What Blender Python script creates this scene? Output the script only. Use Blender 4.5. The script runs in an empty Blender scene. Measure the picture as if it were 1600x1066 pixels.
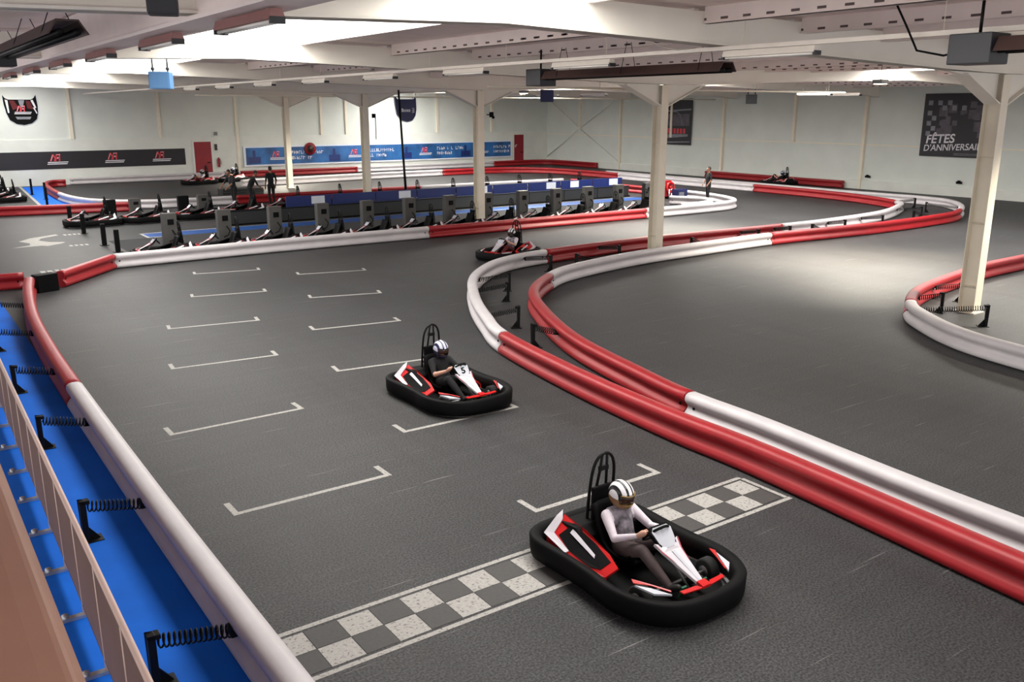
import bpy, bmesh, math, random
from mathutils import Vector, Matrix, Euler
random.seed(7)
PI = math.pi
scene = bpy.context.scene
COL = scene.collection

# ------------------------------------------------------------------ materials
def lin(c):
    return tuple(((v/255)/12.92 if v/255 <= 0.04045 else ((v/255+0.055)/1.055)**2.4) for v in c)

def mat(name, rgb, rough=0.6, var=0.0, scale=6.0, metal=0.0, bump=0.0, coat=0.0, spec=0.5):
    m = bpy.data.materials.new(name); m.use_nodes = True
    nt = m.node_tree; b = nt.nodes['Principled BSDF']
    c = lin(rgb)
    b.inputs['Roughness'].default_value = rough
    b.inputs['Metallic'].default_value = metal
    b.inputs['Specular IOR Level'].default_value = spec
    if coat: b.inputs['Coat Weight'].default_value = coat
    tc = nt.nodes.new('ShaderNodeTexCoord')
    nz = nt.nodes.new('ShaderNodeTexNoise'); nz.inputs['Scale'].default_value = scale; nz.inputs['Detail'].default_value = 5
    nt.links.new(tc.outputs['Object'], nz.inputs['Vector'])
    cr = nt.nodes.new('ShaderNodeValToRGB')
    cr.color_ramp.elements[0].position = 0.3; cr.color_ramp.elements[1].position = 0.7
    lo = tuple(v*(1-var) for v in c); hi = tuple(min(1, v*(1+var)) for v in c)
    cr.color_ramp.elements[0].color = (*lo, 1); cr.color_ramp.elements[1].color = (*hi, 1)
    nt.links.new(nz.outputs['Fac'], cr.inputs['Fac']); nt.links.new(cr.outputs['Color'], b.inputs['Base Color'])
    if bump:
        bp = nt.nodes.new('ShaderNodeBump'); bp.inputs['Strength'].default_value = bump; bp.inputs['Distance'].default_value = 0.01
        nt.links.new(nz.outputs['Fac'], bp.inputs['Height']); nt.links.new(bp.outputs['Normal'], b.inputs['Normal'])
    return m

def emit(name, rgb, strength):
    m = bpy.data.materials.new(name); m.use_nodes = True
    nt = m.node_tree; nt.nodes.remove(nt.nodes['Principled BSDF'])
    e = nt.nodes.new('ShaderNodeEmission'); e.inputs['Color'].default_value = (*lin(rgb), 1); e.inputs['Strength'].default_value = strength
    nt.links.new(e.outputs[0], nt.nodes['Material Output'].inputs[0]); return m

def floor_mat():
    m = bpy.data.materials.new('track_asphalt'); m.use_nodes = True
    nt = m.node_tree; N = nt.nodes.new; L = nt.links.new; b = nt.nodes['Principled BSDF']
    tc = N('ShaderNodeTexCoord')
    def noise(scale, detail, stretch=None, rot=0):
        mp = N('ShaderNodeMapping'); L(tc.outputs['Object'], mp.inputs['Vector'])
        if stretch: mp.inputs['Scale'].default_value = stretch
        mp.inputs['Rotation'].default_value = (0, 0, rot)
        n = N('ShaderNodeTexNoise'); n.inputs['Scale'].default_value = scale; n.inputs['Detail'].default_value = detail
        L(mp.outputs[0], n.inputs['Vector']); return n.outputs['Fac']
    def ramp(src, p0, c0, p1, c1):
        r = N('ShaderNodeValToRGB'); r.color_ramp.elements[0].position = p0; r.color_ramp.elements[1].position = p1
        r.color_ramp.elements[0].color = (*c0, 1); r.color_ramp.elements[1].color = (*c1, 1); L(src, r.inputs['Fac']); return r.outputs[0]
    def mix(mode, fac, a, bb):
        x = N('ShaderNodeMix'); x.data_type = 'RGBA'; x.blend_type = mode
        if isinstance(fac, float): x.inputs[0].default_value = fac
        else: L(fac, x.inputs[0])
        L(a, x.inputs[6]); L(bb, x.inputs[7]); return x.outputs[2]
    base = ramp(noise(0.22, 6), .3, lin((51, 51, 52)), .72, lin((64, 64, 65)))
    speck = ramp(noise(46, 6), .38, (.45, .45, .45), .64, (1.9, 1.9, 1.9))
    c = mix('MULTIPLY', .9, base, speck)
    streak = ramp(noise(1.0, 4, (.35, 5.0, 1), .06), .45, (.92, .915, .91), .7, (1.05, 1.05, 1.05))
    c = mix('MULTIPLY', .8, c, streak)
    # dark rubber laid down along the driving direction
    tyre = ramp(noise(1.0, 3, (1.6, .10, 1), .02), .52, (1, 1, 1), .72, (.74, .73, .73))
    c = mix('MULTIPLY', .55, c, tyre)
    # fine pale scratches across the track
    scr = ramp(noise(1.0, 2, (.7, 26, 1), .10), .69, (0, 0, 0), .75, (1, 1, 1))
    wh = N('ShaderNodeRGB'); wh.outputs[0].default_value = (*lin((150, 148, 146)), 1)
    sf = N('ShaderNodeMath'); sf.operation = 'MULTIPLY'; sf.inputs[1].default_value = .45; L(scr, sf.inputs[0])
    c = mix('MIX', sf.outputs[0], c, wh.outputs[0])
    warm = ramp(noise(.09, 3), .45, (1, 1, 1), .7, (1.06, 1.0, .95))
    c = mix('MULTIPLY', 1.0, c, warm)
    L(c, b.inputs['Base Color']); b.inputs['Roughness'].default_value = .55
    b.inputs['Specular IOR Level'].default_value = .2
    bp = N('ShaderNodeBump'); bp.inputs['Strength'].default_value = .12; bp.inputs['Distance'].default_value = .004
    L(noise(90, 3), bp.inputs['Height']); L(bp.outputs[0], b.inputs['Normal'])
    return m

def paint_mat(name, rgb, wear=.55):
    m = mat(name, rgb, .7, .10, 30)
    nt = m.node_tree; b = nt.nodes['Principled BSDF']
    src = b.inputs['Base Color'].links[0].from_socket
    tc = nt.nodes.new('ShaderNodeTexCoord')
    nz = nt.nodes.new('ShaderNodeTexNoise'); nz.inputs['Scale'].default_value = 34; nz.inputs['Detail'].default_value = 6
    nt.links.new(tc.outputs['Object'], nz.inputs['Vector'])
    r = nt.nodes.new('ShaderNodeValToRGB'); r.color_ramp.elements[0].position = wear; r.color_ramp.elements[1].position = wear+.14
    nt.links.new(nz.outputs['Fac'], r.inputs['Fac'])
    x = nt.nodes.new('ShaderNodeMix'); x.data_type = 'RGBA'
    nt.links.new(r.outputs[0], x.inputs[0]); nt.links.new(src, x.inputs[6]); x.inputs[7].default_value = (*lin((92, 90, 88)), 1)
    nt.links.new(x.outputs[2], b.inputs['Base Color']); return m

def deck_mat():
    m = mat('roof_deck_sheet', (244, 228, 224), .5, .06, 1.5)
    nt = m.node_tree; b = nt.nodes['Principled BSDF']
    tc = nt.nodes.new('ShaderNodeTexCoord')
    w = nt.nodes.new('ShaderNodeTexWave'); w.bands_direction = 'Y'; w.inputs['Scale'].default_value = 1.3; w.inputs['Distortion'].default_value = 0
    nt.links.new(tc.outputs['Object'], w.inputs['Vector'])
    bp = nt.nodes.new('ShaderNodeBump'); bp.inputs['Strength'].default_value = .5; bp.inputs['Distance'].default_value = .04
    nt.links.new(w.outputs['Fac'], bp.inputs['Height']); nt.links.new(bp.outputs[0], b.inputs['Normal']); return m

def helmet_mat(name, base, stripe, third):
    m = bpy.data.materials.new(name); m.use_nodes = True
    nt = m.node_tree; b = nt.nodes['Principled BSDF']; N = nt.nodes.new; L = nt.links.new
    tc = N('ShaderNodeTexCoord'); sx = N('ShaderNodeSeparateXYZ'); L(tc.outputs['Object'], sx.inputs[0])
    s = N('ShaderNodeMath'); s.operation = 'MULTIPLY'; s.inputs[1].default_value = 92; L(sx.outputs[0], s.inputs[0])
    c = N('ShaderNodeMath'); c.operation = 'COSINE'; L(s.outputs[0], c.inputs[0])
    r = N('ShaderNodeValToRGB'); r.color_ramp.interpolation = 'CONSTANT'
    r.color_ramp.elements[0].color = (*lin(stripe), 1); r.color_ramp.elements[1].position = .34; r.color_ramp.elements[1].color = (*lin(base), 1)
    a = N('ShaderNodeMapRange'); a.inputs[1].default_value = -1; a.inputs[2].default_value = 1; L(c.outputs[0], a.inputs[0]); L(a.outputs[0], r.inputs[0])
    g = N('ShaderNodeMath'); g.operation = 'LESS_THAN'; g.inputs[1].default_value = -.005; L(sx.outputs[2], g.inputs[0])
    x = N('ShaderNodeMix'); x.data_type = 'RGBA'; L(g.outputs[0], x.inputs[0]); L(r.outputs[0], x.inputs[6]); x.inputs[7].default_value = (*lin(third), 1)
    L(x.outputs[2], b.inputs['Base Color']); b.inputs['Roughness'].default_value = .25; return m

M = {}
M['floor'] = floor_mat()
M['white_paint'] = paint_mat('worn_white_paint', (164, 161, 156))
M['dark_paint'] = paint_mat('dark_painted_square', (66, 64, 63), .75)
M['blue_floor'] = mat('blue_floor_paint', (18, 104, 214), .75, .10, 1.2, bump=.05, spec=.15)
M['blue_dark'] = mat('blue_walkway_paint', (30, 74, 140), .45, .12, 1.5)
M['wall'] = mat('painted_wall_panel', (216, 221, 215), .75, .04, .8)
M['wall_low'] = mat('painted_block_wall', (220, 223, 216), .75, .05, 1.0, bump=.1)
M['post'] = mat('white_steel_paint', (232, 224, 206), .5, .04, 2.0)
M['beam'] = mat('white_beam_paint', (236, 232, 222), .55, .03, 1.5)
M['deck'] = deck_mat()
M['purlin'] = mat('purlin_steel', (244, 232, 228), .5, .04, 2.0)
M['hole'] = mat('dark_slot', (96, 84, 82), .8)
M['red'] = mat('red_barrier_plastic', (148, 22, 30), .45, .08, 3.0)
M['white'] = mat('white_barrier_plastic', (195, 190, 192), .45, .05, 3.0)
M['black'] = mat('black_plastic', (8, 8, 9), .65, .15, 5, spec=.12)
M['black_metal'] = mat('black_steel', (11, 11, 12), .5, .1, 6, spec=.2)
M['rubber'] = mat('tyre_rubber', (18, 18, 18), .85, .15, 20)
M['grey_metal'] = mat('grey_metal', (120, 120, 120), .35, .08, 8, metal=.6)
M['lip'] = mat('grey_skirt_plastic', (150, 150, 150), .5, .1, 8)
M['kart_red'] = mat('kart_red_plastic', (196, 26, 28), .3, .06, 4, coat=.3)
M['kart_white'] = mat('kart_white_plastic', (206, 202, 208), .3, .05, 4, coat=.3)
M['kart_grey'] = mat('kart_lamp_lens', (196, 198, 206), .2, .05, 6)
M['pink'] = mat('kart_pink_decal', (206, 96, 112), .4, .05, 6)
M['green'] = mat('green_pedal', (24, 88, 60), .4, .1, 6)
M['navy'] = mat('navy_print', (28, 36, 84), .5, .1, 2)
M['sky_reflect_box'] = mat('blue_speaker_case', (96, 146, 196), .35, .05, 3)  # blue sky reflection put into the speaker case colour
M['dark_box'] = mat('dark_case', (40, 41, 46), .5, .1, 3)
M['charger'] = mat('grey_charger_steel', (72, 71, 69), .5, .08, 4)
M['dark_wall'] = mat('dark_pit_wall', (36, 38, 38), .55, .12, 2)
M['blue_screen'] = mat('navy_pit_screen', (22, 42, 104), .45, .12, 1.5)
M['board'] = mat('white_pit_board', (222, 228, 238), .4, .04, 3)
M['door_red'] = mat('red_door_paint', (140, 26, 38), .5, .08, 2)
M['banner_black'] = mat('black_banner_vinyl', (32, 30, 36), .5, .15, 1)
M['banner_blue'] = mat('blue_banner_print', (36, 92, 150), .5, .55, .9)
M['logo_red'] = mat('red_print', (206, 56, 70), .5, .1, 5)
M['logo_white'] = mat('white_print', (222, 220, 226), .5, .05, 5)
M['logo_grey'] = mat('grey_print', (126, 128, 136), .5, .2, 5)
M['dim_print'] = mat('dark_photo_print', (84, 78, 88), .5, .3, 3)
M['tan'] = mat('fence_sheet', (118, 90, 80), .6, .10, 1.5)
M['tan_rail'] = mat('fence_rail', (204, 176, 164), .4, .05, 3)
M['handrail'] = mat('handrail_wood', (188, 142, 120), .5, .10, 2.5)
M['silver'] = mat('galvanised_steel', (176, 176, 178), .35, .05, 8, metal=.7)
M['heater'] = mat('radiant_heater_steel', (66, 46, 42), .5, .15, 4)
M['lamp_body'] = mat('batten_white', (226, 218, 208), .45, .04, 4)
M['lamp_tube'] = mat('fluorescent_tube', (240, 238, 232), .2, .02, 4)
M['skin'] = mat('skin', (206, 158, 136), .5, .06, 12)
M['skin_dark'] = mat('skin_tan', (140, 96, 74), .5, .06, 12)
M['shirt_white'] = mat('white_cotton', (214, 204, 212), .85, .06, 20, bump=.1)
M['vest'] = mat('dark_print_vest', (128, 122, 130), .85, .75, 14)
M['trousers'] = mat('brown_trousers', (74, 62, 62), .85, .12, 16)
M['cloth_black'] = mat('black_cloth', (15, 15, 17), .9, .2, 14)
M['cloth_grey'] = mat('charcoal_cloth', (28, 28, 31), .9, .2, 14)
M['cloth_red'] = mat('maroon_cloth', (92, 30, 34), .9, .15, 14)
M['shoe'] = mat('dark_shoe', (30, 28, 28), .6, .1, 10)
M['hair'] = mat('dark_hair', (26, 20, 18), .7, .2, 30)
M['eye'] = mat('eye_white', (220, 216, 210), .3)
M['visor'] = mat('tinted_visor', (52, 36, 30), .12, .1, 4)
M['gold'] = mat('gold_trim', (150, 120, 66), .35, .1, 6, metal=.3)
M['helmet_a'] = helmet_mat('striped_white_helmet', (236, 234, 238), (30, 28, 30), (128, 96, 66))
M['helmet_b'] = helmet_mat('navy_white_helmet', (206, 208, 226), (34, 36, 70), (44, 44, 66))
M['helmet_c'] = helmet_mat('black_white_helmet', (212, 212, 216), (26, 30, 30), (30, 34, 34))
M['shaded_body'] = mat('pinkish_batten_case', (150, 104, 100), .45, .06, 4)  # pinkish shade of the backlit battens put into their case colour
M['skylight'] = emit('daylight_through_skylight', (255, 252, 246), 9.0)
M['skylight_far'] = emit('daylight_through_far_skylight', (255, 252, 246), 20.0)
M['lens'] = emit('floodlight_lens', (255, 236, 196), 30.0)

# ------------------------------------------------------------------ mesh builder
def tag(o, label=None, cat=None, group=None, kind=None):
    if label: o['label'] = label
    if cat: o['category'] = cat
    if group: o['group'] = group
    if kind: o['kind'] = kind
    return o

def empty(name, loc, rz=0.0):
    o = bpy.data.objects.new(name, None); COL.objects.link(o)
    o.empty_display_size = .2; o.location = loc; o.rotation_euler = (0, 0, rz); return o

class MB:
    """collects shapes, then links them as ONE mesh object"""
    def __init__(s): s.bm = bmesh.new(); s.mi = 0
    def _faces(s, fs):
        for f in fs: f.material_index = s.mi
    def poly(s, vs, faces):
        v = [s.bm.verts.new(Vector(p)) for p in vs]
        out = []
        for f in faces:
            try: out.append(s.bm.faces.new([v[i] for i in f]))
            except ValueError: pass
        s._faces(out); return s
    def box(s, c, size, rot=None):
        hx, hy, hz = size[0]/2, size[1]/2, size[2]/2
        R = Euler(rot).to_matrix() if rot else Matrix.Identity(3); c = Vector(c)
        vs = [c + R @ Vector((x*hx, y*hy, z*hz)) for z in (-1, 1) for y in (-1, 1) for x in (-1, 1)]
        return s.poly(vs, [(0, 2, 3, 1), (4, 5, 7, 6), (0, 1, 5, 4), (2, 6, 7, 3), (0, 4, 6, 2), (1, 3, 7, 5)])
    def b2(s, a, b):
        return s.box([(a[i]+b[i])/2 for i in range(3)], [abs(b[i]-a[i]) for i in range(3)])
    def tube(s, pts, r, seg=8, closed=False, cap=True):
        pts = [Vector(p) for p in pts]; n = len(pts)
        rs = r if isinstance(r, (list, tuple)) else [r]*n
        rings = []; up = None
        for i in range(n):
            if closed: t = (pts[(i+1) % n]-pts[i-1])
            else: t = pts[min(i+1, n-1)]-pts[max(i-1, 0)]
            t.normalize()
            if up is None:
                up = Vector((0, 0, 1)) if abs(t.z) < .9 else Vector((1, 0, 0))
            side = t.cross(up)
            if side.length < 1e-6: side = t.orthogonal()
            side.normalize(); up = side.cross(t).normalized()
            rings.append([s.bm.verts.new(pts[i] + (side*math.cos(2*PI*k/seg) + up*math.sin(2*PI*k/seg))*rs[i]) for k in range(seg)])
        fs = []
        for i in range(n if closed else n-1):
            a, b = rings[i], rings[(i+1) % n]
            for k in range(seg): fs.append(s.bm.faces.new((a[k], a[(k+1) % seg], b[(k+1) % seg], b[k])))
        if cap and not closed:
            fs.append(s.bm.faces.new(list(reversed(rings[0])))); fs.append(s.bm.faces.new(rings[-1]))
        for f in fs: f.smooth = True
        s._faces(fs); return s
    def cyl(s, a, b, r, seg=12): return s.tube([a, b], r, seg)
    def capsule(s, a, b, ra, rb, seg=14, rings=5):
        a = Vector(a); b = Vector(b); d = (b-a); L = d.length
        if L < 1e-5: d = Vector((0, 0, 1)); b = a + d*1e-4; L = 1e-4
        d = d.normalized(); pts = []; rs = []
        for i in range(rings):
            an = PI/2*(1-i/rings); pts.append(a - d*ra*math.sin(an)); rs.append(max(ra*math.cos(an), ra*.04))
        pts.append(a); rs.append(ra); pts.append(b); rs.append(rb)
        for i in range(1, rings+1):
            an = PI/2*(i/rings); pts.append(b + d*rb*math.sin(an)); rs.append(max(rb*math.cos(an), rb*.04))
        return s.tube(pts, rs, seg)
    def ball(s, c, rad, seg=16, rings=10, rot=None):
        rx = rad if isinstance(rad, (list, tuple)) else (rad,)*3
        c = Vector(c); R = Euler(rot).to_matrix() if rot else Matrix.Identity(3)
        top = s.bm.verts.new(c + R @ Vector((0, 0, rx[2]))); bot = s.bm.verts.new(c + R @ Vector((0, 0, -rx[2])))
        rr = []
        for i in range(1, rings):
            a = PI*i/rings
            rr.append([s.bm.verts.new(c + R @ Vector((rx[0]*math.sin(a)*math.cos(2*PI*k/seg), rx[1]*math.sin(a)*math.sin(2*PI*k/seg), rx[2]*math.cos(a)))) for k in range(seg)])
        fs = []
        for k in range(seg):
            fs.append(s.bm.faces.new((top, rr[0][k], rr[0][(k+1) % seg]))); fs.append(s.bm.faces.new((bot, rr[-1][(k+1) % seg], rr[-1][k])))
            for i in range(len(rr)-1): fs.append(s.bm.faces.new((rr[i][k], rr[i+1][k], rr[i+1][(k+1) % seg], rr[i][(k+1) % seg])))
        for f in fs: f.smooth = True
        s._faces(fs); return s
    def prism(s, outline, axis, lo, hi):
        """outline in the two other axes, extruded along axis from lo to hi"""
        def P(u, v, w): return {'x': (w, u, v), 'y': (u, w, v), 'z': (u, v, w)}[axis]
        n = len(outline)
        vs = [P(u, v, lo) for u, v in outline] + [P(u, v, hi) for u, v in outline]
        fs = [tuple(range(n)), tuple(range(2*n-1, n-1, -1))] + [(i, i+n, (i+1) % n+n, (i+1) % n) for i in range(n)]
        return s.poly(vs, fs)
    def slab(s, top, th):
        """closed plate: a polygon of 3-D points thickened along its normal"""
        t = [Vector(p) for p in top]; n = len(t)
        nr = Vector((0, 0, 0))
        for i in range(n): nr += (t[i]-t[0]).cross(t[(i+1) % n]-t[0])
        nr.normalize()
        vs = t + [p - nr*th for p in t]
        return s.poly(vs, [tuple(range(n)), tuple(range(2*n-1, n-1, -1))] + [(i, i+n, (i+1) % n+n, (i+1) % n) for i in range(n)])
    def sweep(s, path, profile, closed=False):
        """profile: closed list of (outward offset, height); path: list of (x, y); outward = right of travel"""
        n = len(path); rings = []
        for i in range(n):
            if closed: a, b = path[i-1], path[(i+1) % n]
            else: a, b = path[max(i-1, 0)], path[min(i+1, n-1)]
            t = Vector((b[0]-a[0], b[1]-a[1])); t.normalize(); nx, ny = t.y, -t.x
            rings.append([s.bm.verts.new((path[i][0]+nx*o, path[i][1]+ny*o, z)) for o, z in profile])
        m = len(profile); fs = []
        for i in range(n if closed else n-1):
            a, b = rings[i], rings[(i+1) % n]
            for k in range(m): fs.append(s.bm.faces.new((a[k], b[k], b[(k+1) % m], a[(k+1) % m])))
        for f in fs: f.smooth = True
        if not closed:
            fs.append(s.bm.faces.new(rings[0])); fs.append(s.bm.faces.new(list(reversed(rings[-1]))))
        s._faces(fs); return s
    def build(s, name, mats, parent=None, loc=None, bevel=0.0, smooth=False, seg=2):
        bmesh.ops.recalc_face_normals(s.bm, faces=s.bm.faces)
        if bevel:
            bmesh.ops.remove_doubles(s.bm, verts=s.bm.verts, dist=1e-5)
            es = [e for e in s.bm.edges if len(e.link_faces) == 2 and e.calc_face_angle(0) > .5]
            bmesh.ops.bevel(s.bm, geom=es, offset=bevel, segments=seg, affect='EDGES', profile=.6, clamp_overlap=True)
        if smooth:
            for f in s.bm.faces: f.smooth = True
        me = bpy.data.meshes.new(name); s.bm.to_mesh(me); s.bm.free()
        for m in (mats if isinstance(mats, (list, tuple)) else [mats]): me.materials.append(m)
        o = bpy.data.objects.new(name, me); COL.objects.link(o)
        if parent: o.parent = parent
        if loc: o.location = loc
        return o

def children(o): return [c for c in bpy.data.objects if c.parent == o]
def copy_tree(o, kids, parent=None):
    c = o.copy(); COL.objects.link(c); c.parent = parent
    for ch in kids.get(o.name, []): copy_tree(ch, kids, c)
    return c
def kid_map(root):
    d = {}
    def rec(o):
        d[o.name] = list(o.children)
        for ch in o.children: rec(ch)
    bpy.context.view_layer.update(); rec(root); return d

def text_mesh(name, txt, size, m, parent, matrix, depth=.004, shear=0.0, sx=1.0, align='LEFT', bold=0.0):
    cu = bpy.data.curves.new(name, 'FONT'); cu.body = txt; cu.size = size; cu.extrude = depth; cu.shear = shear; cu.align_x = align; cu.offset = bold
    ob = bpy.data.objects.new(name, cu); COL.objects.link(ob)
    dg = bpy.context.evaluated_depsgraph_get(); me = bpy.data.meshes.new_from_object(ob.evaluated_get(dg))
    bpy.data.objects.remove(ob); bpy.data.curves.remove(cu)
    me.name = name; me.materials.clear(); me.materials.append(m)
    me.transform(Matrix.Diagonal((sx, 1, 1, 1))); me.transform(matrix)
    o = bpy.data.objects.new(name, me); COL.objects.link(o); o.parent = parent; return o

# wall-frame matrices: local x -> along the wall as read, local y -> up
def on_back(x, z, y): return Matrix(((1, 0, 0, x), (0, 0, -1, y), (0, 1, 0, z), (0, 0, 0, 1)))          # faces -Y
def on_right(y, z, x): return Matrix(((0, 0, -1, x), (-1, 0, 0, y), (0, 1, 0, z), (0, 0, 0, 1)))       # faces -X, reads towards -Y

# ------------------------------------------------------------------ setting
XL, XR, YN, YB = -7.0, 46.0, -6.0, 60.0
XC = 19.64; XRIDGE1, XRIDGE2 = 6.85, 32.5
def roof_z(x):
    pts = [(-7, 5.72), (6.85, 5.95), (19.64, 5.74), (32.5, 5.95), (46, 5.72)]
    for (a, za), (b, zb) in zip(pts, pts[1:]):
        if a <= x <= b: return za + (zb-za)*(x-a)/(b-a)
    return 5.75

fl = MB().b2((XL-.2, YN-.2, -.2), (XR+.2, YB+.2, 0)).build('floor', M['floor']); tag(fl, 'grey asphalt track floor with faded rubber and scratches', 'floor', kind='structure')

b = MB(); b.b2((XL-.2, YB, 2.67), (XR+.2, YB+.2, 6.1))
wb = b.build('wall_back', M['wall']); tag(wb, 'cream panelled far wall above the long banners', 'wall', kind='structure')
b = MB(); b.b2((XL-.2, YB-.08, 0), (20.0, YB+.2, 2.67)); b.b2((20.0, YB-.08, 0), (XR, YB+.2, 2.67))
b.build('lower_block', M['wall_low'], wb)
wr = MB().b2((XR, YN-.2, 0), (XR+.2, YB+.2, 6.1)).build('wall_right', M['wall']); tag(wr, 'pale panelled right wall with two dark posters', 'wall', kind='structure')
MB().b2((XR-.05, YN, 2.44), (XR, YB-.1, 2.5)).build('panel_joint', M['post'], wr)
MB().b2((XR-.12, YN, 0), (XR, YB-.1, .5)).build('plinth', M['wall_low'], wr)

# roof deck with two skylight strips left open
def deck_strip(bm, x0, x1):
    z0, z1 = roof_z(x0), roof_z(x1)
    bm.poly([(x0, YN, z0), (x1, YN, z1), (x1, YB+.2, z1), (x0, YB+.2, z0), (x0, YN, z0+.12), (x1, YN, z1+.12), (x1, YB+.2, z1+.12), (x0, YB+.2, z0+.12)],
            [(0, 1, 2, 3), (4, 7, 6, 5), (0, 4, 5, 1), (1, 5, 6, 2), (2, 6, 7, 3), (3, 7, 4, 0)])
b = MB()
for x0, x1 in ((-7, 5.4), (8.3, 19.64), (19.64, 29.8), (32.4, 46)): deck_strip(b, x0, x1)
tag(b.build('ceiling', M['deck']), 'pinkish grey corrugated roof deck', 'ceiling', kind='structure')
SKY = [(5.4, 8.3, 2, 58.5), (29.8, 32.4, 3, 58)]
for k, (x0, x1, y0, y1) in enumerate(SKY):
    b = MB(); b.b2((x0, y0, 6.0), (x1, y1, 6.03))
    w = b.build('window_%d' % (k+1), M[['skylight', 'skylight_far'][k]]); tag(w, ['bright white skylight strip over the left bays', 'bright skylight strip over the right bays'][k], 'skylight', kind='structure')
    f = MB()
    for x in (x0, x1): f.b2((x-.05, YN, 5.80), (x+.05, YB, 6.06))
    f.b2((x0, YN, 5.9), (x1, y0, 6.02)); f.b2((x0, y1, 5.9), (x1, YB, 6.02))
    f.build('skylight_frame', M['purlin'], w)

# roof beams: one deep tapered rafter line per frame, purlins between frames
FR = [0, 10, 20, 30, 40, 50]
def beam_prof(y):
    b = MB()
    top = [(x, min(roof_z(x)-.06, 5.88)) for x in (XL, 0, 6.85, 13, XC, 26, 32.5, 39, XR)]
    bot = [(XR, 5.05), (44.5, 5.16), (39, 5.28), (32.5, 5.46), (26, 5.3), (21.9, 5.15), (XC, 5.12), (17.4, 5.16), (13, 5.29), (6.85, 5.46), (0, 5.28), (-5.5, 5.16), (XL, 5.05)]
    b.prism(top+bot, 'y', y-.11, y+.11)
    for (xa, za), (xb, zb) in zip(bot, bot[1:]):
        b.poly([(xa, y-.2, za), (xb, y-.2, zb), (xb, y+.2, zb), (xa, y+.2, za), (xa, y-.2, za+.03), (xb, y-.2, zb+.03), (xb, y+.2, zb+.03), (xa, y+.2, za+.03)],
               [(0, 1, 2, 3), (4, 7, 6, 5), (0, 4, 5, 1), (1, 5, 6, 2), (2, 6, 7, 3), (3, 7, 4, 0)])
    return b
gb = MB(); gb.b2((2.98, YN, 5.32), (3.26, YB, 5.86)); gb.b2((2.88, YN, 5.28), (3.36, YB, 5.32))
tag(gb.build('roof_girder', M['purlin']), 'pinkish girder along the left edge of the bright skylight', 'girder', kind='structure')
for i, y in enumerate(FR):
    o = beam_prof(y).build('roof_beam', M['beam'])
    tag(o, 'white roof beam across the hall', 'beam', kind='structure')
PUR = [-4.5, -2, .5, 10.6, 12.9, 15.2, 17.5, 21.8, 24.2, 26.6, 34.4, 36.4, 38.8, 41.2, 43.6]
for x in PUR:
    b = MB(); z = roof_z(x)
    for y0 in [YN] + FR:
        y1 = 0 if y0 == YN else (y0+10 if y0 < 50 else YB)
        b.b2((x-.05, y0+.11, z-.24), (x+.05, y1-.11, z)); b.b2((x-.09, y0+.11, z-.24), (x+.09, y1-.11, z-.225))
    o = b.build('purlin', M['purlin']); tag(o, 'pale roof purlin running to the far wall', 'purlin', kind='structure')
    h = MB()
    for y0 in (5.3, 10.3, 20.3):
        y = y0
        while y < y0+9.4 and y < 29: h.box((x, y, z-.18), (.106, .14, .035)); y += .42
    h.build('slot_row', M['hole'], o)

# wall posts and bracing
def wall_post(name, x, y, z0, z1, dx, dy): return MB().b2((x-dx, y-dy, z0), (x+dx, y+dy, z1)).build(name, M['post'])
trimn = 0
for x, z0 in ((0, 2.67), (5, 2.67), (10.1, 2.67), (15.2, 2.67), (20.1, 0), (26.1, 2.67), (28, 2.67), (35.5, 2.67), (40.5, 2.67)):
    trimn += 1; o = wall_post('trim_%d' % trimn, x, YB-.06, z0, 5.7, .09, .06); tag(o, 'pale steel post on the far wall', 'post', kind='structure')
for y, z0 in ((20.5, 0), (30.5, 0), (35.3, 2.5), (40.9, 0), (45.6, 2.5), (50.9, 0), (55.6, 2.9)):
    trimn += 1; o = wall_post('trim_%d' % trimn, XR-.09, y, z0, 5.66, .09, .09); tag(o, 'pale steel post on the right wall', 'post', kind='structure')
trimn += 1
b = MB()
for a, c in (((51.0, 5.3), (55.6, 2.95)), ((55.6, 2.95), (59.8, .6)), ((51.0, .6), (55.6, 2.95)), ((55.6, 2.95), (59.8, 5.3))):
    b.tube([(XR-.12, a[0], a[1]), (XR-.12, c[0], c[1])], .03, 6)
b.box((XR-.12, 55.6, 2.95), (.06, .35, .35))
tag(b.build('trim_%d' % trimn, M['wall_low']), 'crossed bracing rods in the far corner of the right wall', 'bracing', kind='structure')
trimn += 1
b = MB(); b.tube([(23.4, 59.8, 5.5), (23.4, 59.8, 2.8), (23.4, 59.8, 2.72)], .04, 8); b.box((23.4, 59.8, 2.68), (.16, .14, .12))
tag(b.build('trim_%d' % trimn, M['post']), 'cream downpipe on the far wall', 'pipe', kind='structure')

# doors
def door(n, x0, x1, z1, label):
    b = MB(); b.b2((x0, YB-.12, 0), (x1, YB-.081, z1)); d = b.build('door_%d' % n, M['door_red']); tag(d, label, 'door', kind='structure')
    f = MB(); f.b2((x0-.12, YB-.14, 0), (x0, YB-.08, z1+.1)); f.b2((x1, YB-.14, 0), (x1+.12, YB-.08, z1+.1)); f.b2((x0, YB-.14, z1), (x1, YB-.08, z1+.1)); f.build('door_frame', M['wall_low'], d)
    MB().b2((x1-.3, YB-.17, 1.0), (x1-.1, YB-.12, 1.06)).build('door_handle', M['black'], d)
door(1, 17.2, 18.3, 2.36, 'red door beside the black banner')
door(2, 42.6, 43.55, 2.42, 'red door at the right end of the blue banner')

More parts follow.
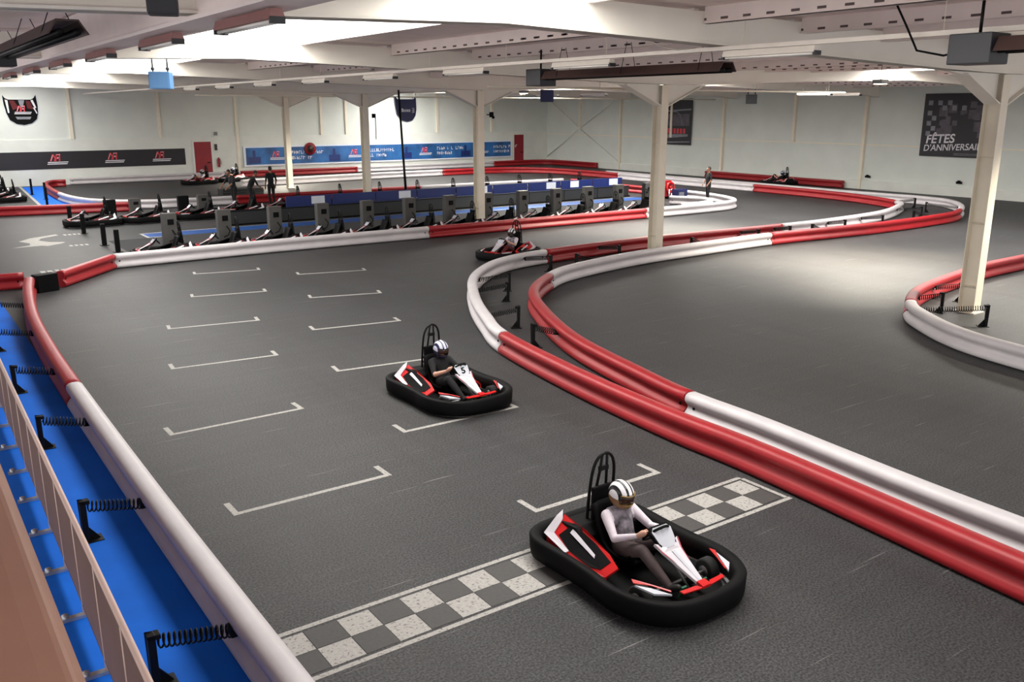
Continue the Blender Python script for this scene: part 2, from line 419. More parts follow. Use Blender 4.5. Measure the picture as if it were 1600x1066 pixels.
# ------------------------------------------------------------------ floor markings (parts of the floor)
def mark(name, boxes, m, z=.003):
    b = MB()
    for x0, y0, x1, y1 in boxes: b.b2((x0, y0, .0005), (x1, y1, z))
    return b.build(name, m, fl)
GRID_L = [(2.74, 4.72, 9.28, 0), (2.85, 4.83, 12.3, .01), (3.76, 5.65, 15.55, -.12), (4.5, 6.37, 18.55, -.2), (5.84, 7.64, 21.55, -.24), (6.8, 8.6, 24.65, -.24)]
GRID_R = [(5.54, 7.5, 7.4, 0), (5.56, 7.53, 10.5, -.02), (6.06, 8.0, 13.72, -.16), (6.91, 8.83, 16.75, -.2), (8.13, 9.9, 19.75, -.3), (9.11, 11.03, 22.9, -.3)]
for x0, x1, y, dy in GRID_L + GRID_R:
    b = MB(); mid = Vector(((x0+x1)/2, y, 0)); a = math.atan2(dy*1.6, x1-x0); L = (x1-x0)/2
    R = Matrix.Rotation(a, 3, 'Z')
    for c, sz in (((0, 0, .0018), (2*L, .07, .0026)), ((-L+.035, .17, .0018), (.07, .34, .0024)), ((L-.035, .17, .0018), (.07, .34, .0024))):
        b.box(mid + R @ Vector(c), sz, (0, 0, a))
    b.build('grid_marking', M['white_paint'], fl)
w = MB(); d = MB(); S = .3141; X0 = 2.47
for k in range(0, 19):
    x1 = X0 + k*S; x0 = x1 - S
    (w if k % 2 == 0 else d).b2((x0+.004, 6.335, .0006), (x1-.004, 6.635, .003)); (w if k % 2 == 1 else d).b2((x0+.004, 6.025, .0006), (x1-.004, 6.325, .003))
w.b2((2.0, 6.67, .0006), (8.18, 6.725, .003)); w.b2((2.0, 5.935, .0006), (8.22, 5.99, .003)); w.b2((8.155, 6.0, .0006), (8.21, 6.66, .003))
w.build('start_line_squares', M['white_paint'], fl); d.build('start_line_dark_squares', M['dark_paint'], fl)
mark('blue_floor_strip', [(.52, -5.5, 2.02, 24.9)], M['blue_floor'], .004)
b = MB(); b.poly([(6.15, 44.4, .004), (8.0, 44.4, .004), (7.4, 50, .004), (8.5, 59.3, .004), (7.0, 59.3, .004)], [(0, 1, 2, 3, 4)]); b.build('blue_run_off', M['blue_floor'], fl)
b = MB(); b.box((6.5, 52, .005), (.14, 15.2, .004), (0, 0, -.055)); b.build('blue_run_off_border', M['white_paint'], fl)
mark('pit_dark_floor', [(6.3, 27.6, 31.0, 33.0)], M['cloth_grey'], .003)  # darker strip of pit floor behind the front barrier
mark('blue_walkway', [(7.7, 33.1, 32.0, 34.2)], M['blue_dark'], .004)
mark('blue_walkway_border', [(7.6, 34.2, 32.0, 34.3), (7.6, 33.0, 7.7, 34.3), (7.7, 33.0, 8.6, 33.1)], M['white_paint'], .005)
b = MB()
b.poly([(3.35, 33.0, .004), (3.95, 33.45, .004), (4.0, 33.9, .004), (3.75, 34.6, .004), (4.2, 35.3, .004), (5.1, 35.9, .004), (5.15, 35.55, .004), (4.5, 35.0, .004), (4.35, 34.5, .004), (4.6, 33.9, .004), (5.05, 33.6, .004), (4.9, 33.3, .004), (4.4, 32.9, .004), (4.25, 33.1, .004)],
       [tuple(range(14))])
b.build('pit_exit_arrow', M['white_paint'], fl)
b = MB()
for x0, y0, x1, y1 in ((3.42, 27.2, 3.55, 27.75), (3.6, 27.2, 3.72, 27.75), (3.8, 27.25, 3.9, 27.8), (3.97, 27.25, 4.18, 27.38), (3.97, 27.6, 4.18, 27.8), (4.25, 27.3, 4.36, 27.8), (4.42, 27.35, 4.55, 27.85)): b.b2((x0, y0, .0006), (x1, y1, .004))
b.build('pit_lane_marking', M['white_paint'], fl)
for x, y in ((5.0, 32.4), (5.3, 35.4)):
    b = MB()
    for q in range(4): b.b2((x+q*.16, y, .0006), (x+q*.16+.1, y+.3, .004))
    b.build('pit_lane_marking', M['white_paint'], fl)

# ------------------------------------------------------------------ columns
def column(x, y, label):
    r = empty('steel_column', (x, y, 0)); tag(r, label, 'column', 'white steel columns down the middle of the hall')
    H = 5.1; b = MB()
    for sy in (-1, 1): b.box((0, sy*.175, H/2), (.29, .022, H))
    b.box((0, 0, H/2), (.022, .34, H))
    for z in (.6, 2.0, 3.4, 4.5): b.box((0, 0, z), (.27, .33, .012))
    b.build('shaft', M['post'], r, bevel=.006)
    MB().box((0, 0, .015), (.42, .48, .03)).build('base_plate', M['post'], r)
    h = MB()
    for sx in (-1, 1): h.prism([(sx*.14, 4.5), (sx*.14, 5.12), (sx*2.1, 5.14), (sx*1.5, 5.07)], 'y', -.06, .06); h.slab([(sx*.14, -.17, 4.5), (sx*1.55, -.17, 5.08), (sx*1.55, .17, 5.08), (sx*.14, .17, 4.5)], .025)
    h.build('haunch', M['beam'], r)
for y, lb in ((10, 'nearest white steel column, standing inside the right-hand bend'), (20, 'white steel column between the two curved barriers, second nearest'), (30, 'white column rising behind the front row of parked karts'), (40, 'white column behind the pit, left of the black flag pole'), (50, 'farthest white column, left of the others in front of the blue banner')):
    column(XC, y, lb)

# ------------------------------------------------------------------ track barriers
PROFILE = [(.05, .012), (.115, .025), (.132, .06), (.130, .105), (.100, .145), (.068, .178), (.058, .205), (.064, .24), (.098, .272), (.118, .305), (.122, .345), (.106, .388), (.068, .414), (.03, .42)]
PROFILE = PROFILE + [(-o, z) for o, z in reversed(PROFILE)]
def catmull(pts, step=.16):
    P = [Vector(p) for p in pts]; out = []; mark_ = []
    for i in range(len(P)-1):
        p0 = P[i-1] if i else P[0]*2-P[1]; p1 = P[i]; p2 = P[i+1]; p3 = P[i+2] if i+2 < len(P) else P[-1]*2-P[-2]
        n = max(2, int((p2-p1).length/step)); mark_.append(len(out))
        for k in range(n):
            t = k/n
            out.append(.5*((2*p1)+(p2-p0)*t+(2*p0-5*p1+4*p2-p3)*t*t+(3*p1-p0-3*p2+p3)*t**3))
    mark_.append(len(out)); out.append(P[-1]); return out, mark_
PATHS = {}
def run(key, pts, sections, group):
    """sections: (index of last control point, colour, label)"""
    path, mk = catmull(pts); PATHS[key] = path
    a = 0
    for end, colr, label in sections:
        seg = [p.copy() for p in path[a:mk[end]+1]]
        d0 = (seg[1]-seg[0]).normalized(); d1 = (seg[-1]-seg[-2]).normalized(); seg[0] += d0*.012; seg[-1] -= d1*.012
        base = seg[len(seg)//2]
        b = MB(); b.sweep([(p.x-base.x, p.y-base.y) for p in seg], PROFILE)
        o = b.build('track_barrier', M[colr], loc=(base.x, base.y, 0)); tag(o, label, 'barrier', group)
        bt = MB()
        for p, dd in ((seg[0], d0), (seg[-1], -d1)):
            q = p+dd*.14-base; nx, ny = dd.y, -dd.x
            bt.cyl((q.x+nx*.074, q.y+ny*.074, .21), (q.x-nx*.074, q.y-ny*.074, .21), .022, 8)
        bt.build('bolt', M['black'], o)
        a = mk[end]
G1 = 'red and white plastic track barriers'
run('left', [(1.98, -3), (1.98, 2), (1.97, 8), (1.98, 10.6), (2.02, 14.3), (2.08, 16.9), (2.22, 19.85), (2.5, 22.6), (2.76, 24.42)],
    [(4, 'white', 'long white barrier beside the blue floor strip in the near left foreground'), (8, 'red', 'red barrier bending up the left edge of the track beyond the near white one')], G1)
run('gate', [(-3.5, 26.1), (0, 25.62), (2.75, 25.2)], [(2, 'red', 'red barrier closing the far end of the blue floor strip at the left edge')], G1)
run('pit', [(3.5, 24.83), (4.3, 25.85), (5.2, 27.0)], [(2, 'red', 'short slanted red barrier between the black box and the white pit barrier')], G1)
run('pitfront', [(5.24, 27.06), (10, 27.26), (15.66, 27.24), (21, 27.2), (26.0, 27.14), (29.5, 27.16), (31.3, 27.35), (32.4, 27.95), (33.1, 29.1), (33.6, 30.7), (33.75, 32.4), (33.68, 34.6), (33.6, 38), (33.9, 41.7)],
    [(2, 'white', 'long white barrier in front of the left half of the parked karts'), (4, 'red', 'long red barrier in front of the right half of the parked karts'),
     (11, 'white', 'white barrier curving around the right tip of the pit island'), (13, 'red', 'red barrier at the right back of the pit island, left of the hose reel')], G1)
run('pitback', [(33.6, 42.2), (29, 42.4), (24, 42.5), (19, 42.55), (14, 42.6), (11, 42.75), (9.7, 43.2), (8.5, 44.3), (7.75, 46.0), (7.45, 49.4), (7.75, 55.6), (8.4, 58.2), (9.2, 58.35)],
    [(2, 'white', 'white barrier behind the right half of the pit screens'), (4, 'red', 'red barrier behind the pit screens, under the white column and flag pole'), (9, 'white', 'white barrier curving away behind the leftmost parked karts'), (12, 'red', 'red barrier hooking round beside the far left blue floor')], G1)
run('pitleft', [(0, 44.3), (4.2, 43.35), (9.2, 42.35)], [(2, 'red', 'red barrier at the left edge behind the pit bollards')], G1)
run('outer', [(7.95, 0.6), (8.15, 3.34), (8.43, 6.5), (8.47, 8.17), (8.68, 10.5), (9.12, 13.13), (9.68, 14.56), (10.54, 16.31), (11.8, 18.31), (13.23, 19.7), (14.5, 20.35), (15.78, 20.62),
              (17.08, 20.78), (19.92, 20.92), (22.54, 20.75), (26.4, 20.55), (29.34, 20.55), (33.31, 21.0), (36.54, 22.2), (37.6, 23.0), (38.6, 25), (39.3, 28.2), (39.5, 32.7), (39.35, 37.4), (39.5, 43.8),
              (39.5, 47), (39.0, 50.5), (37.5, 52.4), (35.4, 53.1), (31.8, 53.2), (25.5, 53), (20.1, 52.3), (17.5, 52.1)],
    [(5, 'red', 'nearest red barrier running to the lower right corner beside the chequered line'), (11, 'white', 'white barrier wrapping the near tip of the double barrier'), (15, 'red', 'red barrier on the far side of the double barrier, behind the second column'),
     (19, 'white', 'white barrier on the far inside of the hairpin at right'), (22, 'red', 'red barrier after the far hairpin, below the kart by the right wall'), (24, 'white', 'white barrier along the far right straight, behind the standing person'),
     (29, 'red', 'red barrier round the far bend, below the wall barrier'), (32, 'white', 'sunlit white barrier along the far straight below the blue banner')], G1)
run('inner', [(8.8, 0.8), (8.91, 3.71), (9.0, 5.12), (9.2, 7.15), (9.27, 8.58), (9.51, 9.91), (10.05, 12.17), (10.99, 14.37), (12.04, 16.14), (13.5, 17.45), (14.95, 18.2), (17.88, 18.85), (20.75, 19.05), (24.13, 19.2),
              (27.22, 18.98), (30.4, 18.8), (34.65, 19.0), (36.6, 19.55), (38.6, 20.6), (40.1, 22), (40.55, 23.6), (40.45, 25.5), (40.35, 28), (40.4, 33), (40.3, 40), (40.4, 46)],
    [(4, 'white', 'white barrier running to the right edge just behind the nearest red one'), (9, 'red', 'red barrier bending round the inside of the big right-hand curve'), (13, 'white', 'long cream-lit white barrier in front of the second column'), (17, 'red', 'red barrier leading to the far hairpin tip at right'), (25, 'white', 'white barrier around the outer tip of the far hairpin')], G1)
run('bend', [(29, 12.05), (26.14, 12.0), (23.97, 11.93), (22.45, 11.72), (19.6, 11.15), (17.94, 10.39), (17.11, 9.6), (16.3, 8.41), (15.88, 7.04), (15.6, 5), (15.5, 1)],
    [(5, 'red', 'red barrier at the right edge behind the nearest column'), (10, 'white', 'white barrier at the right edge in front of the nearest column')], G1)
run('wallback', [(9.6, 59.62), (15, 59.62), (20, 59.62), (24, 59.62), (28.5, 59.62), (34, 59.62), (40.4, 59.62), (44, 59.55), (45.3, 59.0), (45.7, 57.6), (45.68, 53.2)],
    [(2, 'white', 'white barrier along the far wall under the black banner'), (4, 'red', 'red barrier along the far wall under the left part of the blue banner'), (6, 'white', 'white barrier along the far wall under the right part of the blue banner'), (10, 'red', 'red barrier turning the far corner of the hall under the red door')], G1)
run('wallright', [(45.68, 42), (45.68, 36.5), (45.68, 31.4)], [(2, 'red', 'red barrier against the right wall behind a kart')], G1)
run('pitinner', [(28.6, 27.72), (30.0, 27.8), (31.1, 28.2), (31.6, 28.9), (31.4, 29.7), (30.9, 30.6)], [(5, 'white', 'small white barrier curling inside the pit tip beside the standing person')], G1)
# black cover box at the gate
b = MB(); b.box((0, 0, .22), (.52, .3, .44)); o = b.build('barrier_end_box', M['black'], loc=(3.12, 24.55, 0), bevel=.02); o.rotation_euler = (0, 0, .35); tag(o, 'black box joining two red barriers at the left of the track', 'box')

# ------------------------------------------------------------------ spring brackets
def helix(a, b, r, turns, n=14):
    a = Vector(a); b = Vector(b); d = (b-a).normalized(); s = d.cross(Vector((0, 0, 1))).normalized(); u = s.cross(d)
    N = turns*n
    return [a + (b-a)*(i/N) + (s*math.cos(2*PI*i/n) + u*math.sin(2*PI*i/n))*r for i in range(N+1)]
def spring(x, y, key, label, group, h=.46, seg=5):
    p = min(PATHS[key], key=lambda q: (q.x-x)**2+(q.y-y)**2)
    d = Vector((p.x-x, p.y-y)); L = d.length; d.normalize()
    r = empty('spring_bracket', (x, y, 0), math.atan2(d.y, d.x)); tag(r, label, 'spring bracket', group)
    MB().b2((-.03, -.045, 0), (.03, .045, h)).box((.02, 0, h-.02), (.1, .09, .04)).build('post', M['black_metal'], r, bevel=.006)
    f = MB(); f.b2((-.06, -.09, 0), (.16, .09, .012)); f.prism([(.03, .0), (.14, .012), (.03, .16)], 'y', -.008, .008); f.build('foot', M['black_metal'], r)
    end = L-.075
    if end > .15:
        s = MB(); s.tube(helix((.04, 0, h-.075), (end-.05, 0, .27), .055, max(5, int(end/.046)), 10), .0085, seg)
        s.build('coil_spring', M['black_metal'], r)
        e = MB(); e.box((end-.025, 0, .27), (.07, .1, .1)); e.build('end_clamp', M['black_metal'], r, bevel=.01)
        e = MB(); e.cyl((end-.055, .06, .24), (end-.02, .06, .24), .018, 8); e.build('clamp_bolt', M['silver'], r)
    return r
GS = 'spring brackets behind the barriers'
for i, (y, w_) in enumerate(((3.55, 'just below the frame'), (6.6, 'nearest in view'), (9.55, 'second'), (12.75, 'third'), (15.65, 'fourth'), (18.7, 'fifth'), (21.7, 'sixth'))):
    spring(1.235+.014*(y-6.6), y, 'left', 'black coil spring bracket on the blue strip, %s along the left barrier' % w_, GS)
MID = [(9.8, 13.15, 'inner', 'spring bracket nearest the camera between the two red curves'), (10.5, 14.6, 'outer', 'spring bracket inside the near tip, with its spring towards the white barrier'),
       (11.85, 16.9, 'outer', 'spring bracket standing mid-way inside the near tip'), (12.6, 17.9, 'outer', 'black spring bracket just behind the one mid-way inside the near tip'), (15.1, 19.45, 'outer', 'spring bracket at the joint of white and red inside the double barrier'), (15.9, 19.3, 'inner', 'spring bracket right of the white-red joint inside the double barrier'),
       (17.97, 19.8, 'outer', 'spring bracket just left of the second column'), (21.0, 19.75, 'inner', 'spring bracket just right of the second column'), (24.3, 19.8, 'outer', 'spring bracket in the middle of the far double barrier'),
       (25.9, 19.75, 'outer', 'left one of two spring brackets close together in the far double barrier'), (27.0, 19.65, 'inner', 'right one of two spring brackets close together in the far double barrier'), (29.0, 19.7, 'outer', 'spring bracket left of the far hairpin tip'),
       (31.46, 19.75, 'outer', 'spring bracket second left of the far hairpin tip'), (33.9, 19.95, 'inner', 'spring bracket just before the far hairpin tip'), (35.6, 20.6, 'outer', 'spring bracket at the start of the far hairpin tip'),
       (37.6, 21.6, 'inner', 'spring bracket in the middle of the far hairpin tip'), (38.9, 22.9, 'outer', 'spring bracket deepest in the far hairpin tip')]
for x, y, k, lb in MID: spring(x, y, k, 'black '+lb, GS, seg=4)
for x, y, lb in ((19.05, 10.3, 'spring bracket left of the nearest column foot'), (18.55, 9.05, 'spring bracket in front of the nearest column foot'), (20.5, 10.65, 'spring bracket behind the nearest column')):
    spring(x, y, 'bend', 'black '+lb, GS)

# ------------------------------------------------------------------ spectator fence and handrail at the left
fn = empty('spectator_fence', (.855, 0, 0), -.0155); tag(fn, 'brown sheeted low fence beside the blue floor strip', 'fence')
yy = -4.0; tops = []
while yy < 24:
    MB().b2((-.012, yy+.02, .13), (.012, yy+.98, .955)).build('sheet_panel', M['tan'], fn)
    MB().cyl((0, yy, 0), (0, yy, .98), .018, 8).build('fence_post', M['tan_rail'], fn)
    f = MB(); f.box((-.08, yy, .02), (.26, .06, .03)); f.cyl((-.16, yy, .0), (-.16, yy, .07), .03, 8); f.build('fence_foot', M['silver'], fn)
    yy += 1.0
MB().cyl((0, -4, .98), (0, 24, .98), .024, 10).build('top_rail', M['tan_rail'], fn)
MB().cyl((0, -4, .12), (0, 24, .12), .014, 8).build('bottom_rail', M['heater'], fn)
hr = empty('balcony_handrail', (0, 0, 0)); tag(hr, 'rounded brown handrail cap crossing the lower left corner', 'handrail')
b = MB(); b.prism([(-.36, 3.62), (.10, 3.62), (.128, 3.65), (.132, 3.675), (.115, 3.695), (.08, 3.70), (-.34, 3.70), (-.36, 3.68)], 'y', -2.5, 6.0); b.build('rail_cap', M['handrail'], hr, bevel=.008)
for y in (-2.2, 0, 2, 4, 5.8): MB().b2((-.26, y-.03, 2.7), (-.20, y+.03, 3.62)).build('rail_post', M['handrail'], hr)
dk = MB().b2((-1.4, YN, 2.45), (-.15, 6.2, 2.7)).build('balcony_slab', M['wall_low']); tag(dk, 'balcony slab below the handrail', 'balcony', kind='structure')

# ------------------------------------------------------------------ banners, posters, signs
def logo(parent, x, z, y, s):
    """the angular red-and-white emblem with two pale lines under it, on the far wall"""
    b = MB()
    def q(pts, dy): b.slab([(x+u*s, y-dy, z+v*s) for u, v in pts], .004)
    b.mi = 0
    q([(-.42, 0), (-.30, 0), (-.06, .62), (-.18, .62)], .006); q([(-.18, .62), (-.06, .62), (.08, .26), (-.02, .26)], .006); q([(-.10, .0), (.02, 0), (.12, .26), (0, .26)], .006)
    q([(.12, .62), (.50, .62), (.46, .52), (.10, .52)], .006); q([(.38, .52), (.46, .52), (.42, 0), (.30, 0)], .006); q([(.10, .52), (.18, .52), (.10, 0), (.0, 0)], .0065); q([(.14, .30), (.38, .30), (.37, .22), (.13, .22)], .006)
    b.mi = 1
    q([(-.36, .05), (-.33, .05), (-.10, .60), (-.13, .60)], .010); q([(.16, .60), (.46, .60), (.455, .57), (.155, .57)], .010); q([(.22, .36), (.30, .36), (.29, .24), (.21, .24)], .010)
    q([(-.58, -.05), (1.10, -.05), (1.06, -.13), (-.62, -.13)], .006); q([(-.62, -.20), (1.02, -.20), (.98, -.28), (-.66, -.28)], .006)
    return b.build('emblem_print', [M['logo_red'], M['logo_white']], parent)
def glyphs(parent, x, z, y, n, h, m, seed):
    """rows of unreadable small lettering"""
    rnd = random.Random(seed); b = MB(); u = x
    for i in range(n):
        w_ = h*rnd.uniform(.4, .75)
        if rnd.random() > .12:
            b.b2((u, y-.006, z), (u+w_*.3, y-.002, z+h)); b.b2((u, y-.006, z+h*rnd.choice([0, .42, .8])), (u+w_, y-.002, z+h*rnd.choice([.2, .6, 1.0])+.005))
        u += w_+h*.22
    return b.build('small_lettering', m, parent)
bn = empty('wall_banner', (0, 0, 0)); tag(bn, 'long black banner with repeated red and white emblems on the far wall', 'banner')
MB().b2((-6, YB-.10, .95), (16.62, YB-.08, 1.97)).build('banner_sheet', M['banner_black'], bn)
for x in (-3.4, .9, 5.3, 9.0, 12.2, 15.0): logo(bn, x, 1.40, YB-.10, .66)
bb = empty('wall_banner', (0, 0, 0)); tag(bb, 'long blue banner with red emblems and white lettering on the far wall', 'banner')
MB().b2((20.55, YB-.20, .78), (42.2, YB-.18, 1.90)).build('banner_sheet', M['banner_blue'], bb)
b = MB(); b.b2((20.4, YB-.19, .68), (42.35, YB-.13, .78)); b.b2((20.4, YB-.19, 1.90), (42.35, YB-.13, 2.0)); b.b2((20.4, YB-.19, .78), (20.55, YB-.13, 1.9)); b.b2((42.2, YB-.19, .78), (42.35, YB-.13, 1.9)); b.build('banner_border', M['board'], bb)
for k, x in enumerate((22.6, 28.4, 34.2, 39.4)):
    logo(bb, x, 1.25, YB-.20, .62)
    glyphs(bb, x+1.15, 1.42, YB-.20, 13, .22, M['logo_white'], 3+k); glyphs(bb, x+1.15, 1.06, YB-.20, 9, .22, M['logo_white'], 30+k)
    b = MB(); b.b2((x-1.9, YB-.206, .86), (x-1.05, YB-.203, 1.3)); b.b2((x-1.6, YB-.206, 1.3), (x-1.4, YB-.203, 1.72)); b.build('photo_print', M['blue_screen'], bb)
# red round board in front of the blue banner
b = MB(); b.tube([(25.1, YB-.30, 1.75), (25.1, YB-.206, 1.75)], .42, 24); o = b.build('round_board', M['door_red']); tag(o, 'dark red round board hung over the blue banner by the farthest column', 'sign')
b = MB(); b.tube([(25.1, YB-.32, 1.75), (25.1, YB-.30, 1.75)], [.26, .24], 20); b.build('board_print', M['heater'], o)
# bumper-shaped sign on the far wall
cx = 7.55; sg = empty('wall_sign', (cx, YB, 0)); tag(sg, 'black shield-shaped sign with red emblem high on the far wall', 'sign')
out = [(-.86, 5.2), (-.74, 5.02), (-.58, 4.95), (.58, 4.95), (.74, 5.04), (.86, 5.22), (.90, 4.6), (.88, 4.2), (.78, 3.85), (.5, 3.62), (.1, 3.52), (-.3, 3.58), (-.62, 3.8), (-.76, 4.2), (-.84, 4.7)]
MB().prism(out, 'y', -.07, -.02).build('sign_board', M['black'], sg, bevel=.01)
MB().prism([(u*1.05+.01, (v-4.4)*1.04+4.39) for u, v in out], 'y', -.02, -.001).build('sign_border', M['board'], sg)
for pts in ([(-.76, 4.95), (-.62, 4.9), (-.60, 4.2), (-.68, 4.2)], [(.56, 4.9), (.68, 4.95), (.82, 4.5), (.74, 4.45)], [(.64, 4.5), (.72, 4.5), (.84, 4.2), (.80, 4.14)]): MB().slab([(u, -.075, v) for u, v in pts], .004).build('white_stripe', M['logo_white'], sg)
b = MB(); b.slab([(-.08, -.073, 4.92), (.24, -.073, 4.92), (.12, -.073, 4.5), (.0, -.073, 4.5)], .003); b.slab([(-.32, -.074, 3.98), (.5, -.074, 3.98), (.42, -.074, 3.84), (-.24, -.074, 3.84)], .003); b.build('grey_panel', M['logo_grey'], sg)
b = MB()
for pts in ([(-.55, 4.9), (-.3, 4.9), (-.1, 4.5), (-.4, 4.35)], [(.3, 4.9), (.52, 4.85), (.66, 4.4), (.35, 4.45)]): b.slab([(u, -.073, v) for u, v in pts], .003)
b.build('red_panel', M['cloth_red'], sg)
lg = logo(sg, 0, 4.28, 0, .52); lg.location = (-.02, -.075, 0)

# posters on the right wall (u runs towards the camera)
def rw_box(b, y0, y1, z0, z1, x0, x1): b.b2((XR-x0, y0, z0), (XR-x1, y1, z1))
ps = empty('wall_poster', (XR, 25, 0)); tag(ps, 'large black poster with white party lettering and chequers on the right wall', 'poster')
def rwp(name, y0, y1, z0, z1, d0, d1, m): return MB().b2((-d1, y0-25, z0), (-d0, y1-25, z1)).build(name, m, ps)
rwp('poster_sheet', 23.25, 27.08, 2.0, 5.2, .10, .125, M['banner_black'])
b = MB(); rnd = random.Random(5)
for i in range(8):
    for j in range(7):
        if (i+j) % 2 == 0 and (i < 2 or j > 4) and rnd.random() > .15:
            y1 = 26.85-i*.26; z0 = 3.05+j*.26; b.b2((-.130, y1-.24-25, z0), (-.126, y1-25, z0+.24))
b.build('chequer_print', M['logo_grey'], ps)
b = MB()
for i in range(26):
    y = rnd.uniform(23.6, 26.2); z = rnd.uniform(3.15, 4.7); s = rnd.uniform(.1, .3); b.b2((-.127-i*.0001, y-s-25, z-s*.6), (-.1255, y+s*.6-25, z+s))
b.build('photo_print', M['dim_print'], ps)
text_mesh('lettering', 'FÊTES', .62, M['logo_white'], ps, Matrix.Translation((0, -25+0, 0)) @ on_right(26.8, 2.66, -.128) @ Matrix.Rotation(.05, 4, 'Z'), .002, .15, 1.0, bold=.012)
text_mesh('lettering', "D'ANNIVERSAIRE", .46, M['logo_white'], ps, Matrix.Translation((0, -25+0, 0)) @ on_right(26.88, 2.26, -.128) @ Matrix.Rotation(.05, 4, 'Z'), .002, .15, .95, bold=.004)
b = MB()
for z in (2.1, 2.17): b.b2((-.129, 23.4-25, z), (-.126, 25.2-25, z+.02))
b.build('poster_lines', M['logo_grey'], ps)
p2 = empty('wall_poster', (XR, 45, 0)); tag(p2, 'smaller dark poster with a red word, right of the second column', 'poster')
MB().b2((-.125, 43.7-45, 2.02), (-.10, 46.6-45, 5.1)).build('poster_sheet', M['banner_black'], p2)
for q in ([(46.4, 2.42), (44.0, 2.6), (44.0, 2.75), (46.4, 2.72)], [(46.5, 4.2), (43.75, 4.35), (43.75, 4.45), (46.5, 4.32)], [(46.4, 2.1), (43.8, 2.22), (43.8, 2.28), (46.4, 2.2)]):
    MB().slab([(-.13, u-45, v) for u, v in q], .004).build('white_band', M['logo_grey'], p2)
b = MB()
for i in range(7): b.b2((-.131, 44.25+i*.3-45, 2.78), (-.127, 44.45+i*.3-45, 3.12))
b.build('red_lettering', M['logo_red'], p2)
MB().tube([(-.131, 45.3-45+math.cos(a*.25)*.7, 3.5+math.sin(a*.25)*.75) for a in range(0, 14)], .03, 6).build('arc_print', M['logo_grey'], p2)
MB().b2((-.130, 43.9-45, 3.3), (-.127, 45.9-45, 4.1)).build('photo_print', M['dim_print'], p2)

# flag pole with its dark blue hanging sign
fp = empty('flag_pole', (20.15, 36.95, 0)); tag(fp, 'tall thin black pole rising from the pit, slightly tilted', 'pole')
MB().tube([(0, 0, 0), (-.10, 0, 2), (-.26, 0, 5.25)], [.065, .055, .045], 10).build('pole', M['black_metal'], fp)
MB().box((0, 0, .03), (.44, .4, .06)).build('base', M['black_metal'], fp)
cx, cy = 21.62, 39.4
hs = empty('hanging_sign', (cx, cy, 0)); tag(hs, 'dark blue round-bottomed sign with white lettering beside the black pole', 'sign')
out = [(-.62, 4.98), (-.46, 4.86), (.36, 4.86), (.5, 4.96), (.52, 4.4), (.46, 4.1), (.28, 3.88), (0, 3.82), (-.3, 3.9), (-.5, 4.15), (-.58, 4.5)]
MB().prism(out, 'y', -.04, 0).build('sign_board', M['navy'], hs); MB().prism([(u*1.09, (v-4.4)*1.08+4.4) for u, v in out], 'y', .002, .03).build('sign_border', M['board'], hs)
b = MB()
for k, w_ in enumerate((.10, .08, .08, .08, .07)): b.b2((-.30+k*.105, -.048, 4.28), (-.30+k*.105+w_*.85, -.041, 4.28+(.16 if k == 0 else .12)))
b.b2((.28, -.048, 4.24), (.40, -.041, 4.29)); b.b2((.28, -.048, 4.33), (.38, -.041, 4.37)); b.b2((.28, -.048, 4.42), (.40, -.041, 4.46)); b.b2((.36, -.048, 4.24), (.40, -.041, 4.46))
b.build('white_lettering', M['logo_white'], hs)
b = MB()
for u in (-.35, .35): b.cyl((u, 0, 4.84), (u, 0, 5.2), .008, 6)
b.cyl((-.45, 0, 5.2), (.45, 0, 5.2), .02, 6); b.build('hanger', M['silver'], hs)

# small fittings by the first red door
b = MB(); b.tube([(18.72, 59.84, .72), (18.72, 59.84, .78), (18.72, 59.84, 1.2), (18.72, 59.84, 1.26), (18.72, 59.84, 1.34)], [.075, .085, .085, .05, .03], 12); o = b.build('fire_extinguisher', M['door_red']); tag(o, 'fire extinguisher on the wall right of the left red door', 'fire extinguisher')
MB().tube([(18.72, 59.76, 1.32), (18.80, 59.74, 1.2), (18.83, 59.74, .9)], .014, 6).build('hose', M['black'], o)
b = MB(); b.box((18.62, 59.88, 2.0), (.16, .05, .4)); o = b.build('wall_switch_box', M['dark_box']); tag(o, 'small dark box on the wall above the fire extinguisher', 'box')
b = MB(); b.box((18.68, 59.9, 2.86), (.22, .04, .22)); o = b.build('wall_sign', M['grey_metal']); tag(o, 'small grey square sign above the left red door frame', 'sign')
for x, y, lb in ((45.86, 30.0, 'small black fitting low on the right wall beside the post'), (45.86, 24.7, 'small black fitting low on the right wall nearer the first column')):
    b = MB(); b.box((x, y, .72), (.1, .3, .12)); b.box((x-.02, y, .8), (.08, .14, .06)); o = b.build('wall_fitting', M['black'], bevel=.02); tag(o, lb, 'fitting')
b = MB(); b.box((XC+.36, 39.72, 4.1), (.14, .14, .2)); b.cyl((XC+.45, 39.72, 3.0), (XC+.45, 39.72, 4.05), .02, 6); o = b.build('column_camera', M['black']); tag(o, 'small black camera on the column left of the flag pole', 'camera')
b = MB(); b.box((XC+.42, 29.72, 4.2), (.12, .12, .2)); b.box((XC+.30, 29.74, 4.2), (.16, .04, .04)); b.ball((XC+.46, 29.66, 4.1), .06, 8, 6); o = b.build('column_camera', M['black']); tag(o, 'small black camera on the column behind the parked karts', 'camera')

